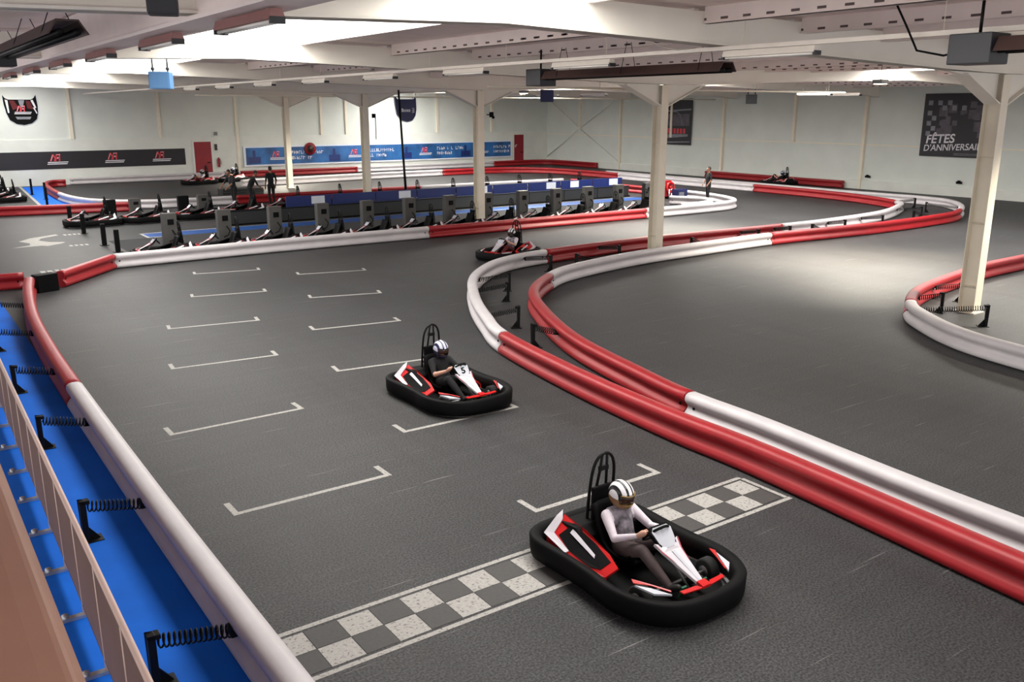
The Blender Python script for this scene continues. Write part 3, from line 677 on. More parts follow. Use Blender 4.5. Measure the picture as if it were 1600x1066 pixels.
# ------------------------------------------------------------------ ceiling fittings
def batten(x, y0, y1, z, zt, label, group, body=None):
    r = empty('strip_light', (x, (y0+y1)/2, z)); tag(r, label, 'strip light', group); L = (y1-y0)/2
    MB().prism([(-.08, 0), (-.05, .09), (.05, .09), (.08, 0)], 'y', -L, L).build('lamp_housing', body or M['lamp_body'], r)
    for u in (-.04, .04): MB().cyl((u, -L+.04, -.018), (u, L-.04, -.018), .017, 8).build('lamp_tube', M['lamp_tube'], r)
    for y in (-L, L): MB().box((0, y, -.01), (.14, .04, .06)).build('end_cap', M['dark_box'], r)
    for y in (-L*.7, L*.7): MB().cyl((0, y, .09), (0, y, zt-z), .005, 6).build('hanger', M['post'], r)
ORD = ['nearest', 'second nearest', 'third nearest', 'fourth', 'fifth', 'sixth', 'seventh', 'eighth', 'ninth', 'tenth', 'eleventh', 'twelfth', 'thirteenth']
for i, y in enumerate((7.95, 11.05, 14.5, 18.0, 21.5, 25.0, 28.5, 32.0)):
    batten(3.1, y, y+1.55, 5.17, 5.28, 'shade-painted pinkish strip light under the left skylight edge, %s of its row' % ORD[i], 'strip lights in the left row', M['shaded_body'])
for i, y in enumerate((4.0, 8.1, 12.35, 16.35, 20.4, 24.5, 28.6, 32.7, 36.8)):
    batten(10.9, y, y+1.65, 5.17, 5.27, 'white strip light under the long pale conduit, %s of its row' % ORD[i], 'strip lights under the long conduit')
cd = empty('lighting_conduit', (10.9, 20, 5.3)); tag(cd, 'long pale conduit hung on wires from near right to the far left', 'conduit')
MB().b2((-.035, -24, -.03), (.035, 39.5, .03)).build('conduit_rail', M['lamp_body'], cd)
y = -23.0
while y < 39:
    if abs((y+20) % 10) > .4: MB().cyl((0, y, .03), (0, y, .42), .006, 6).build('hanging_wire', M['post'], cd)
    y += 3.1
# strip lights of the right nave
for i, (x, y) in enumerate(((27.5, 31.5), (27.5, 35), (33.5, 24), (36, 24.3), (24, 33), (30, 45))):
    batten(x, y, y+1.7, 5.02, 5.3, ['strip light hung right of the second column', 'strip light beyond the one right of the second column', 'strip light under the right skylight', 'strip light right of the right skylight', 'strip light left of the second column, by a dark speaker', 'far strip light over the right straight'][i], 'strip lights over the right bays')

def heater(x, y0, y1, z, zt, label, box_at):
    r = empty('tube_heater', (x, (y0+y1)/2, z)); tag(r, label, 'heater', 'dark radiant tube heaters under the roof'); L = (y1-y0)/2
    MB().prism([(-.22, -.02), (-.12, .14), (.12, .14), (.22, -.02), (.20, -.02), (.11, .12), (-.11, .12), (-.20, -.02)], 'y', -L, L).build('reflector', M['heater'], r)
    b = MB(); b.cyl((-.09, -L, .0), (-.09, L, .0), .04, 10); b.cyl((.09, -L, .0), (.09, L, .0), .04, 10); b.build('burner_tube', M['black_metal'], r)
    ye = L+.28 if box_at > 0 else -L-.28
    MB().box((0, ye, .02), (.42, .5, .34)).build('burner_box', M['dark_box'], r, bevel=.015)
    for y in (-L*.8, 0, L*.8):
        for u in (-1, 1): MB().cyl((u*.2, y, .0), (u*.05, y, zt-z), .006, 6).build('hanger', M['black_metal'], r)
    MB().cyl((0, ye, .18), (0, ye, zt-z), .02, 6).build('hanger', M['black_metal'], r)
heater(2.05, 11.6, 17.6, 5.25, 5.62, 'dark tube heater at the top left under the roof', 1)
heater(11.7, 10.4, 15.2, 5.02, 5.6, 'long dark tube heater under the conduit in the upper centre', 1)
heater(10.6, 1.2, 5.4, 5.05, 5.6, 'dark tube heater at the upper right corner with its box', 1)

def speaker(x, y, z, size, m, rot, label, zt):
    r = empty('ceiling_speaker', (x, y, z), rot); tag(r, label, 'speaker', 'speakers hung from the roof')
    MB().box((0, 0, 0), size).build('case', m, r, bevel=.02)
    MB().box((0, -size[1]/2-.004, 0), (size[0]*.86, .01, size[2]*.86)).build('grille', m, r)
    for u in (-size[0]*.35, size[0]*.35): MB().cyl((u, 0, size[2]/2), (u, 0, zt-z), .018, 6).ball((u, 0, size[2]/2+.06), .04, 8, 6).build('bracket', M['dark_box'], r)
speaker(5.35, 20.6, 5.0, (.44, .34, .36), M['sky_reflect_box'], -.5, 'speaker box coloured with blue sky reflection hung in front of the bright skylight', 5.5)
speaker(2.12, 7.9, 5.27, (.24, .24, .26), M['dark_box'], -.3, 'dark box hung at the top edge left of centre', 5.6)
speaker(23.6, 30.8, 4.95, (.55, .45, .5), M['navy'], -.6, 'dark blue speaker left of the second column', 5.35)
speaker(37.0, 31.2, 4.9, (.5, .42, .46), M['dark_box'], -.7, 'small dark speaker hung over the far right straight', 5.4)
# ducts and cables
b = MB(); b.tube([(10.62, 5.7, 5.1), (10.62, 6.1, 5.02), (10.7, 6.5, 5.1), (10.75, 6.7, 5.4), (10.8, 6.9, 5.68)], .013, 8); o = b.build('supply_hose', M['black']); tag(o, 'curved black supply hose at the box of the right heater', 'hose')
pts = [(9.3+i*.32, 10.45+.0*i, 5.72-.42*math.sin(PI*i/8)) for i in range(9)]
b = MB(); b.tube(pts, .008, 6); o = b.build('hanging_cable', M['lamp_body']); tag(o, 'thin pale cable sagging across the near roof beam', 'cable')
b = MB(); b.cyl((14, 20.9, 5.0), (18.9, 20.9, 5.0), .03, 8); b.cyl((20.3, 20.9, 5.0), (30, 20.9, 5.0), .03, 8); b.cyl((XC-.75, 20.9, 5.0), (XC+.75, 20.9, 5.0), .03, 8)
for x in (14.5, 18, 21, 25, 29): b.cyl((x, 20.9, 5.0), (x, 20.9, roof_z(x)-.005), .01, 6)
o = b.build('pipe_run', M['post']); tag(o, 'pale pipe run crossing behind the second column under the roof', 'pipe')
b = MB(); b.cyl((12, 40.9, 5.0), (45, 40.9, 5.0), .03, 8)
for x in (13, 17, 23, 29, 35, 41): b.cyl((x, 40.9, 5.0), (x, 40.9, roof_z(x)-.005), .01, 6)
o = b.build('pipe_run', M['post']); tag(o, 'far pale pipe run under the roof in front of the far wall', 'pipe')

# floodlights that throw the warm pools of light
def flood(x, y, z, label, tx, ty, power, size=1.2, blend=1.0, angle=95):
    r = empty('floodlight', (x, y, z)); tag(r, label, 'floodlight', 'floodlights under the roof')
    MB().box((0, 0, .05), (.34, .3, .12)).build('lamp_housing', M['grey_metal'], r, bevel=.02)
    MB().box((0, 0, -.014), (.28, .24, .006)).build('lamp_lens', M['lens'], r)
    MB().cyl((0, 0, .1), (0, 0, roof_z(x)-z), .012, 6).build('hanger', M['grey_metal'], r)
    l = bpy.data.lights.new('floodlight_beam', 'SPOT'); l.energy = power*1.35; l.color = (1.0, .93, .78); l.spot_size = math.radians(angle); l.spot_blend = blend; l.shadow_soft_size = .25
    o = bpy.data.objects.new('floodlight_beam', l); COL.objects.link(o); o.location = (x, y, z-.06)
    d = Vector((tx-x, ty-y, -z)); o.rotation_euler = d.to_track_quat('-Z', 'Y').to_euler()
FL = [(23.4, 15.2, 5.1, 'floodlight over the bright patch of track at right', 23.2, 15.0, 9000), (24.6, 23.6, 5.1, 'floodlight over the straight behind the second column', 24.0, 24.0, 6500),
      (24.0, 33.0, 5.1, 'floodlight over the right half of the pit', 24.0, 32.0, 3600), (22.4, 44.5, 5.1, 'floodlight over the straight behind the pit', 22.0, 46.5, 5200),
      (21.5, 56.0, 5.1, 'floodlight over the bright far barriers', 21.5, 54.5, 8000), (21.9, 8.4, 5.1, 'floodlight over the nearest column', 21.2, 8.6, 3600)]
for x, y, z, lb, tx, ty, pw in FL: flood(x, y, z, lb, tx, ty, pw, angle=110)

# ------------------------------------------------------------------ karts (built nose towards -Y)
def mirror(half): return half + [(-x, y) for x, y in reversed(half)]
BUMP = [(.12, -1.03), (.34, -1.0), (.53, -.90), (.66, -.72), (.715, -.5), (.715, -.3), (.69, -.1), (.685, .3), (.70, .62), (.69, .82), (.60, .96), (.42, 1.01), (.15, 1.02)]
def closed_smooth(pts, n=4):
    P = [Vector(p) for p in pts]; N = len(P); out = []
    for i in range(N):
        p0, p1, p2, p3 = P[i-1], P[i], P[(i+1) % N], P[(i+2) % N]
        for k in range(n):
            t = k/n; q = .5*((2*p1)+(p2-p0)*t+(2*p0-5*p1+4*p2-p3)*t*t+(3*p1-p0-3*p2+p3)*t**3); out.append((q.x, q.y))
    return out
LOOP = closed_smooth(mirror(BUMP), 3)
HOOP = [(-.17, .66, .16), (-.175, .64, .5), (-.175, .60, .82), (-.15, .58, 1.0), (-.09, .57, 1.10), (0, .565, 1.135), (.09, .57, 1.10), (.15, .58, 1.0), (.175, .60, .82), (.175, .64, .5), (.17, .66, .16)]
def pod(b, s, pts, off=0.0, th=.02): b.slab([(s*x, y, z+off) for x, y, z in (pts if s > 0 else list(reversed(pts)))], th)
def make_kart(label, group, body='kart_red', plate_digit=None, hoop=True, dark=False):
    r = empty('go_kart', (0, 0, 0)); tag(r, label, 'go-kart', group)
    # chassis tray
    b = MB(); inner = [(x*.86, y*.90) for x, y in LOOP]; b.prism(inner, 'z', .05, .085); b.build('chassis_tray', M['black'], r)
    # wrap-around bumper
    b = MB(); b.sweep(list(reversed(LOOP)), [(-.11, .05), (0, .05), (.022, .09), (.028, .16), (.012, .235), (-.03, .27), (-.10, .275), (-.125, .25), (-.12, .12)], closed=True); bp = b.build('bumper', M['black'], r)
    b = MB(); b.sweep(list(reversed(LOOP)), [(-.04, .03), (.034, .03), (.04, .046), (-.04, .052)], closed=True); b.build('bumper_skirt', M['lip'], bp)
    # rear engine cover
    b = MB(); b.prism([(.40, .10), (.40, .34), (.52, .42), (.80, .40), (.90, .28), (.92, .10)], 'x', -.46, .46); b.build('rear_cover', M['black'], r, bevel=.025)
    # seat
    b = MB(); prof = [(-.12, .20), (-.08, .14), (.10, .115), (.24, .13), (.33, .20), (.41, .40), (.47, .60), (.50, .66)]
    rows = []
    for y, z in prof:
        row = []
        for u in (-1, -.86, -.6, 0, .6, .86, 1):
            wing = (abs(u) > .8)*(.10 if z < .5 else .05); wv = .23*u
            row.append((wv, y-(wing*.55 if z > .25 else 0), z+(wing if z <= .25 else 0)))
        rows.append(row)
    n = 7; vs = [p for row in rows for p in row]; m_ = len(vs)
    vs2 = [(x*1.06, y+.03, z-.025) for x, y, z in vs]; fs = []
    for i in range(len(rows)-1):
        for k in range(n-1):
            a = i*n+k; fs.append((a, a+1, a+n+1, a+n)); fs.append((a+m_, a+n+m_, a+n+1+m_, a+1+m_))
    for k in range(n-1):
        fs.append((k, k+m_, k+1+m_, k+1)); q = (len(rows)-1)*n+k; fs.append((q, q+1, q+1+m_, q+m_))
    for i in range(len(rows)-1):
        q = i*n; fs.append((q, q+n, q+n+m_, q+m_)); q = i*n+n-1; fs.append((q, q+m_, q+n+m_, q+n))
    b.poly(vs+vs2, fs); b.build('seat', M['black'], r, smooth=True)
    b = MB(); b.b2((-.17, .55, .30), (.17, .60, .78)); b.build('headrest', M['black'], r, bevel=.03)
    # side pods
    for s in (-1, 1):
        b = MB()
        top = [(.38, .80, .45), (.39, .40, .41), (.40, .02, .31), (.45, -.17, .25), (.585, -.12, .17), (.64, .05, .165), (.645, .45, .20), (.64, .80, .27)]
        pod(b, s, top, 0, .025)
        pod(b, s, [(.64, .05, .165), (.585, -.12, .17), (.59, -.12, .10), (.65, .05, .09), (.655, .45, .10), (.65, .80, .12), (.64, .80, .27), (.645, .45, .20)], 0, .02)
        p = b.build('side_pod', M[body], r)
        b = MB(); pod(b, s, [(.37, .84, .475), (.46, .84, .43), (.65, .835, .285), (.66, .45, .21), (.615, .44, .225), (.58, .74, .305), (.44, .76, .415)], .004, .012); b.build('pod_edge', M['kart_white'], p)
        b = MB(); pod(b, s, [(.415, .60, .415), (.42, .22, .34), (.455, -.06, .262), (.565, -.02, .197), (.605, .10, .188), (.61, .44, .222), (.565, .68, .295)], .010, .006); b.build('pod_inlay', M['cloth_red' if dark else 'black'], p)
        b = MB(); pod(b, s, [(.50, .56, .345), (.455, .56, .378), (.50, .14, .268), (.53, .12, .245)], .014, .006); b.build('pod_slash', M['kart_white'], p)
    # nose fairing with number plate
    b = MB(); b.slab([(-.035, -.93, .285), (.035, -.93, .285), (.125, -.50, .46), (.165, -.40, .525), (.10, -.43, .51), (.05, -.48, .485), (-.05, -.48, .485), (-.10, -.43, .51), (-.165, -.40, .525), (-.125, -.50, .46)], .03); nf = b.build('nose_fairing', M['black' if dark else 'kart_white'], r)
    b = MB(); b.slab([(-.010, -.90, .300), (.010, -.90, .300), (.022, -.52, .463), (-.022, -.52, .463)], .004) if not dark else b.slab([(-.02, -.91, .300), (.02, -.91, .300), (.05, -.50, .473), (-.05, -.50, .473)], .006); b.build('centre_stripe', M['kart_white' if dark else 'kart_grey'], nf)
    b = MB()
    for s in (-1, 1):
        pts = [(s*.085, -.66, .399), (s*.128, -.495, .466), (s*.165, -.41, .525), (s*.135, -.50, .455)]
        b.slab(pts if s > 0 else list(reversed(pts)), .006)
    b.build('side_decal', M['pink'], nf)
    b = MB(); b.slab([(-.10, -.485, .465), (.10, -.485, .465), (.16, -.33, .605), (.12, -.285, .645), (-.12, -.285, .645), (-.16, -.33, .605)], .04); pl = b.build('number_panel', M['black'], r)
    b = MB(); b.slab([(-.07, -.472, .482), (.07, -.472, .482), (.115, -.43, .524), (.138, -.335, .612), (.10, -.305, .638), (-.10, -.305, .638), (-.138, -.335, .612), (-.115, -.43, .524)], .006); b.build('number_plate', M['kart_grey'], pl)
    if plate_digit:
        Mx = Matrix.Translation((0, -.435, .522)) @ Matrix.Rotation(math.radians(43.5), 4, 'X')
        text_mesh('number_print', plate_digit, .15, M['black'], pl, Mx, .003, .1, 1.15, 'CENTER', .004)
    # nose band, lamps
    b = MB()
    for s in (-1, 1):
        pts = [(s*.04, -.985, .285), (s*.30, -.955, .285), (s*.31, -.91, .292), (s*.10, -.93, .297)]
        b.slab(pts if s > 0 else list(reversed(pts)), .012)
    b.slab([(-.06, -.99, .30), (.06, -.99, .30), (.055, -.90, .315), (-.055, -.90, .315)], .03)
    b.build('nose_band', M['kart_red'], r)
    for s in (-1, 1):
        b = MB(); pts = [(s*.42, -.91, .293), (s*.56, -.80, .293), (s*.61, -.58, .298), (s*.52, -.72, .302)]
        b.slab(pts if s > 0 else list(reversed(pts)), .02); l = b.build('front_lamp', M['kart_grey'], r)
        b = MB(); pts = [(s*.61, -.56, .305), (s*.50, -.70, .309), (s*.41, -.89, .30), (s*.40, -.87, .304), (s*.49, -.69, .312), (s*.58, -.50, .312)]
        b.slab(pts if s > 0 else list(reversed(pts)), .008); b.build('lamp_trim', M['kart_red'], l)
    # wheels
    for x, y, rad, w_ in ((.50, -.56, .128, .13), (.51, .66, .14, .20)):
        for s in (-1, 1):
            b = MB(); b.tube([(s*x-w_/2, y, rad), (s*x-w_/2+.012, y, rad), (s*x+w_/2-.012, y, rad), (s*x+w_/2, y, rad)], [rad-.02, rad, rad, rad-.02], 18); wh = b.build('wheel', M['rubber'], r)
            MB().cyl((s*x-w_/2-.004, y, rad), (s*x+w_/2+.004, y, rad), .062, 12).build('wheel_hub', M['grey_metal'], wh)
    MB().cyl((-.5, .66, .14), (.5, .66, .14), .02, 8).cyl((-.5, -.56, .13), (.5, -.56, .13), .016, 8).build('axle', M['grey_metal'], r)
    # steering
    c = Vector((0, -.255, .545)); up = Vector((0, .70, .72)).normalized(); sx = Vector((1, 0, 0)); sy = up.cross(sx)
    b = MB(); b.tube([c+(sx*math.cos(a)+sy*math.sin(a))*.148 for a in [2*PI*k/28 for k in range(28)]], .0145, 8, closed=True)
    for a in (0, PI, -PI/2): b.tube([c, c+(sx*math.cos(a)+sy*math.sin(a))*.145], .011, 6)
    sw = b.build('steering_wheel', M['black'], r)
    MB().cyl(c, (0, -.80, .12), .015, 8).build('steering_column', M['grey_metal'], sw)
    # pedals
    for s in (-1, 1): MB().box((s*.15, -.80, .19), (.07, .02, .13), (.35, 0, 0)).build('pedal', M['green'], r)
    # roll hoop
    if hoop:
        b = MB(); b.tube(catmull(HOOP, .05)[0], .0185, 8)
        for s in (-1, 1): b.tube([(s*.085, .66, .2), (s*.075, .62, .72), (s*.05, .585, .95), (s*.035, .57, 1.12)], .017, 8)
        b.box((0, .585, .965), (.13, .035, .05)); b.tube([(-.17, .64, .5), (.17, .64, .5)], .014, 8)
        b.build('roll_hoop', M['black_metal'], r)
    return r

KS = (.87, .91, .96)
def place(o, x, y, rz): o.location = (x, y, 0); o.rotation_euler = (0, 0, rz); o.scale = KS
GK = 'karts driving on the track'
k1 = make_kart('nearest red and black go-kart crossing the chequered line, driver in white sleeves', GK); place(k1, 5.55, 5.72, 0)
k2 = make_kart('red and black go-kart in the middle of the grid marks behind the nearest kart', GK, plate_digit='5'); place(k2, 6.92, 11.45, .03)
KM = kid_map(k1); PROTO = k1
def kart(label, group, x, y, rz):
    o = copy_tree(PROTO, KM); tag(o, label, 'go-kart', group); place(o, x, y, rz); return o
k3 = kart('go-kart coming out of the bend by the tip of the double barrier', GK, 15.5, 22.15, -1.2)
k4 = kart('go-kart driving along the red barrier of the right wall', GK, 44.3, 34.9, PI+.15)
k5 = kart('go-kart on the far straight in front of the left red door', GK, 16.1, 55.6, -1.35)
k6 = kart('second go-kart on the far straight, close behind the one at the red door', GK, 18.3, 56.6, -1.35)
ordn = ['first', 'second', 'third', 'fourth', 'fifth', 'sixth', 'seventh', 'eighth', 'ninth', 'tenth', 'eleventh', 'twelfth', 'thirteenth', 'fourteenth']
# pit rows: nose to tail, pointing to the pit exit at the left
PITA = -1.53; GF = 'karts parked in the front pit row'; GB = 'karts parked in the rear pit row'
first = make_kart('first parked kart from the left in the front pit row', GF, body='black', dark=True)
PROTO = first; KM = kid_map(first); KS = (.84, .84, .94)
place(first, 7.0, 28.4, -1.55)
for i in range(1, 12): kart('%s parked kart from the left in the front pit row' % ordn[i], GF, 7.0+i*1.80, 28.4, -1.55)
KS = (.87, .91, .96)
for i in range(13): kart('%s parked kart from the left in the rear pit row' % ordn[i], GB, 6.75+i*2.04, 37.9 if i < 3 else 38.4, PITA)
for i, (x, y) in enumerate(((5.0, 50.2), (4.8, 52.0), (4.9, 53.8), (2.9, 50.0), (2.7, 51.8), (2.8, 53.6))):
    kart(['kart at the front of the cluster by the left edge', 'middle kart of the cluster by the left edge', 'rear kart of the cluster by the left edge, next to the blue floor', 'kart at the front left of the left-edge cluster', 'kart in the left middle of the left-edge cluster', 'kart at the far left back of the left-edge cluster'][i], 'karts clustered at the left edge', x, y, PITA)

# ------------------------------------------------------------------ pit equipment
ch = empty('charging_cabinet', (0, 0, 0)); tag(ch, 'x', 'cabinet', 'x')
b = MB(); b.b2((-.23, -.13, .05), (.23, .13, 1.1)); b.build('case', M['charger'], ch, bevel=.02)
b = MB(); b.b2((-.26, -.15, 0), (.26, .15, .05)); b.build('plinth', M['black'], ch)
b = MB(); b.b2((-.08, -.142, .72), (.12, -.128, .9)); b.build('display', M['black'], ch)
b = MB(); b.tube([(.05, -.15, .55), (.12, -.24, .4), (.05, -.26, .25), (-.08, -.2, .18)], .018, 6); b.build('charging_cable', M['black'], ch)
CM = kid_map(ch)
for i in range(13):
    o = ch if i == 0 else copy_tree(ch, CM)
    o.location = (7.75+i*1.8, 30.55, 0); tag(o, '%s grey charging cabinet from the left behind the front pit row' % ordn[i], 'cabinet', 'grey charging cabinets of the front pit row')
for i, (x, m_) in enumerate(((7.9, 'black'), (8.9, 'charger'), (10.9, 'black'), (11.75, 'charger'))):
    o = copy_tree(ch, CM); o.location = (x, 40.3, 0); o.scale = (1, 1, .68); tag(o, ['black cabinet at the left end of the rear pit row', 'grey cabinet beside the leftmost black one of the rear row', 'second black cabinet of the rear pit row', 'second grey cabinet of the rear pit row'][i], 'cabinet', 'cabinets of the rear pit row')
    if m_ == 'black':
        for c in o.children if o.children else []: pass
        cs = [c for c in bpy.data.objects if c.parent == o and c.name.startswith('case')][0]; cs.data = cs.data.copy(); cs.data.materials[0] = M['black']
dw = empty('pit_wall', (21, 34.75, 0)); tag(dw, 'long low dark grey wall between the pit rows', 'wall')
x = 10.6; n = 0
while x < 32:
    MB().b2((x-21+.01, -.08, .06), (x-21+2.12, .08, .53)).build('wall_panel', M['dark_wall'], dw); x += 2.14
b = MB(); b.b2((-10.4, -.11, 0), (11.05, .11, .06)); b.build('wall_base', M['black'], dw)
b = MB(); b.b2((-10.4, -.09, .53), (11.05, .09, .56)); b.build('wall_cap', M['black'], dw)
for i in range(9):
    x = 14.0+i*2.1
    r = empty('pit_screen', (x+1.0, 36.15, 0)); tag(r, '%s navy pit screen from the left behind the dark wall' % ordn[i], 'screen', 'navy pit screens')
    MB().b2((-1.02, -.03, .08), (1.02, .03, .86)).build('screen_panel', M['blue_screen'], r)
    b = MB()
    for s in (-1, 1): b.b2((s*.9-.03, -.2, 0), (s*.9+.03, .2, .04)); b.b2((s*.9-.02, -.02, .04), (s*.9+.02, .02, .1))
    b.build('screen_foot', M['black'], r)
    if i in (0, 2, 4, 6, 7, 8): MB().b2((-.45 if i % 2 else .1, -.045, .5), (.1 if i % 2 else .7, -.031, .82)).build('white_board', M['board'], r)
for i, (x, y) in enumerate(((6.02, 30.2), (5.98, 32.0), (6.0, 35.6), (6.1, 38.8))):
    r = empty('bollard', (x, y, 0)); tag(r, ['nearest black bollard at the pit entrance beside the first parked kart', 'second nearest black bollard at the pit entrance', 'third black bollard at the pit entrance', 'farthest black bollard at the pit entrance by the red barrier'][i], 'bollard', 'black bollards at the pit entrance')
    MB().b2((-.07, -.07, .02), (.07, .07, .72)).build('bollard_post', M['black'], r, bevel=.015); MB().b2((-.13, -.13, 0), (.13, .13, .02)).build('base_plate', M['black_metal'], r)
for i, (x, y) in enumerate(((6.55, 47.4), (6.95, 50.5), (6.75, 53.6))):
    r = empty('bollard', (x, y, 0)); tag(r, ['nearest dark post on the far left blue floor', 'middle dark post on the far left blue floor', 'farthest dark post on the far left blue floor'][i], 'post', 'dark posts on the far left blue floor')
    MB().b2((-.05, -.05, .02), (.05, .05, .85)).build('bollard_post', M['black'], r); MB().b2((-.12, -.12, 0), (.12, .12, .02)).build('base_plate', M['black_metal'], r)
# red hose reel and navy box at the pit tip
hr_ = empty('hose_reel_cabinet', (32.4, 32.7, 0)); tag(hr_, 'red hose reel cabinet at the right end of the pit', 'hose reel')
MB().b2((-.75, -.15, .12), (.55, .15, .92)).build('case', M['red'], hr_, bevel=.02)
b = MB(); b.tube([(.42+.24*math.cos(a), -.2, .58+.24*math.sin(a)) for a in [2*PI*k/20 for k in range(20)]], .06, 8, closed=True); b.cyl((.42, -.15, .58), (.42, -.26, .58), .08, 12); b.build('reel', M['kart_red'], hr_)
b = MB(); b.tube([(.3, -.27, .5), (.26, -.3, .3), (.28, -.28, .14)], .035, 8); b.build('hose', M['board'], hr_)
b = MB()
for s in (-.6, .4): b.b2((s-.04, -.1, 0), (s+.04, .1, .12))
b.build('cabinet_foot', M['black'], hr_)
b = MB(); b.b2((-.35, -.2, 0), (.35, .2, .5)); o = b.build('equipment_box', M['navy'], loc=(33.35, 32.2, 0), bevel=.02); tag(o, 'navy box between the hose reel and the standing person', 'box'); o.location.x = 33.2
b = MB(); b.b2((-.25, -.205, .15), (.1, -.2, .36)); b.build('box_print', M['logo_grey'], o)
# stack of dark mats on the far straight
b = MB()
for z in (0, .12, .24): b.b2((-1.1, -.45, z), (1.1, .45, z+.11))
o = b.build('mat_stack', M['dark_wall'], loc=(15.9, 47.5, 0), bevel=.02); tag(o, 'low dark stack of mats on the track left of the standing people', 'mats')

# ------------------------------------------------------------------ people
def figure(name, prims, mats, voxel, smooth=4, fingers=()):
    """prims: (kind, data, material index); the overlapping volumes are fused into one continuous skin"""
    b = MB()
    for kind, d, mi in prims:
        if kind == 'c': b.capsule(d[0], d[1], d[2], d[3])
        else: b.ball(d[0], d[1], rot=(d[2] if len(d) > 2 else None))
    o = b.build(name, mats)
    r = o.modifiers.new('fuse', 'REMESH'); r.mode = 'VOXEL'; r.voxel_size = voxel; r.use_smooth_shade = True
    s = o.modifiers.new('soft', 'SMOOTH'); s.iterations = smooth; s.factor = .5
    dg = bpy.context.evaluated_depsgraph_get(); me = bpy.data.meshes.new_from_object(o.evaluated_get(dg))
    old = o.data; o.modifiers.clear(); o.data = me; bpy.data.meshes.remove(old); me.name = name
    me.materials.clear()
    for m in mats: me.materials.append(m)
    segs = []
    for kind, d, mi in prims:
        if kind == 'c': segs.append((Vector(d[0]), Vector(d[1]), d[2], d[3], mi))
        else:
            rad = d[1] if isinstance(d[1], (int, float)) else sum(d[1])/3
            segs.append((Vector(d[0]), Vector(d[0]), rad, rad, mi))
    for p in me.polygons:
        c = p.center; best = 9; bi = 0
        for a, e, ra, rb, mi in segs:
            ab = e-a; t = 0 if ab.length_squared < 1e-9 else max(0, min(1, (c-a).dot(ab)/ab.length_squared))
            dd = (c-(a+ab*t)).length-(ra+(rb-ra)*t)
            if dd < best: best = dd; bi = mi
        p.material_index = bi; p.use_smooth = True
    if fingers:
        bm = bmesh.new(); bm.from_mesh(me); f = MB(); f.bm.free(); f.bm = bm; f.mi = 0
        for pts, rs in fingers: f.tube(pts, rs, 8)
        bmesh.ops.recalc_face_normals(bm, faces=bm.faces); bm.to_mesh(me); bm.free()
    return o
def V(*a): return Vector(a)
def grip_hand(wrist, s, c, up):
    """hand closed round the steering rim: palm capsule plus five bent fingers; s = side sign"""
    rim = c + V(s*.144, .0, .0) + V(0, -.01, .012)
    palm0 = wrist; palm1 = rim + V(s*.018, .035, .012); prims = [('c', (palm0, palm1, .026, .036), 0), ('c', (palm1, palm1+V(0, -.028, .018), .034, .026), 0)]
    fingers = []; lens = (.85, 1.0, .97, .80)
    for k in range(4):
        off = V(0, (-.030+.020*k)*-.7, (-.030+.020*k)*.72); L = lens[k]
        p0 = palm1 + off; fingers.append(([p0, p0+V(-s*.022, -.030, .022)*L, p0+V(-s*.050, -.030, .002)*L, p0+V(-s*.052, -.006, -.018)*L], [.0095, .009, .008, .006]))
    t0 = palm1+V(-s*.012, .012, -.004)
    fingers.append(([t0, t0+V(-s*.022, -.004, .026), t0+V(-s*.030, -.028, .040)], [.011, .010, .007]))
    return prims, fingers
def face(head, fwd, parent_mats=None):
    return []
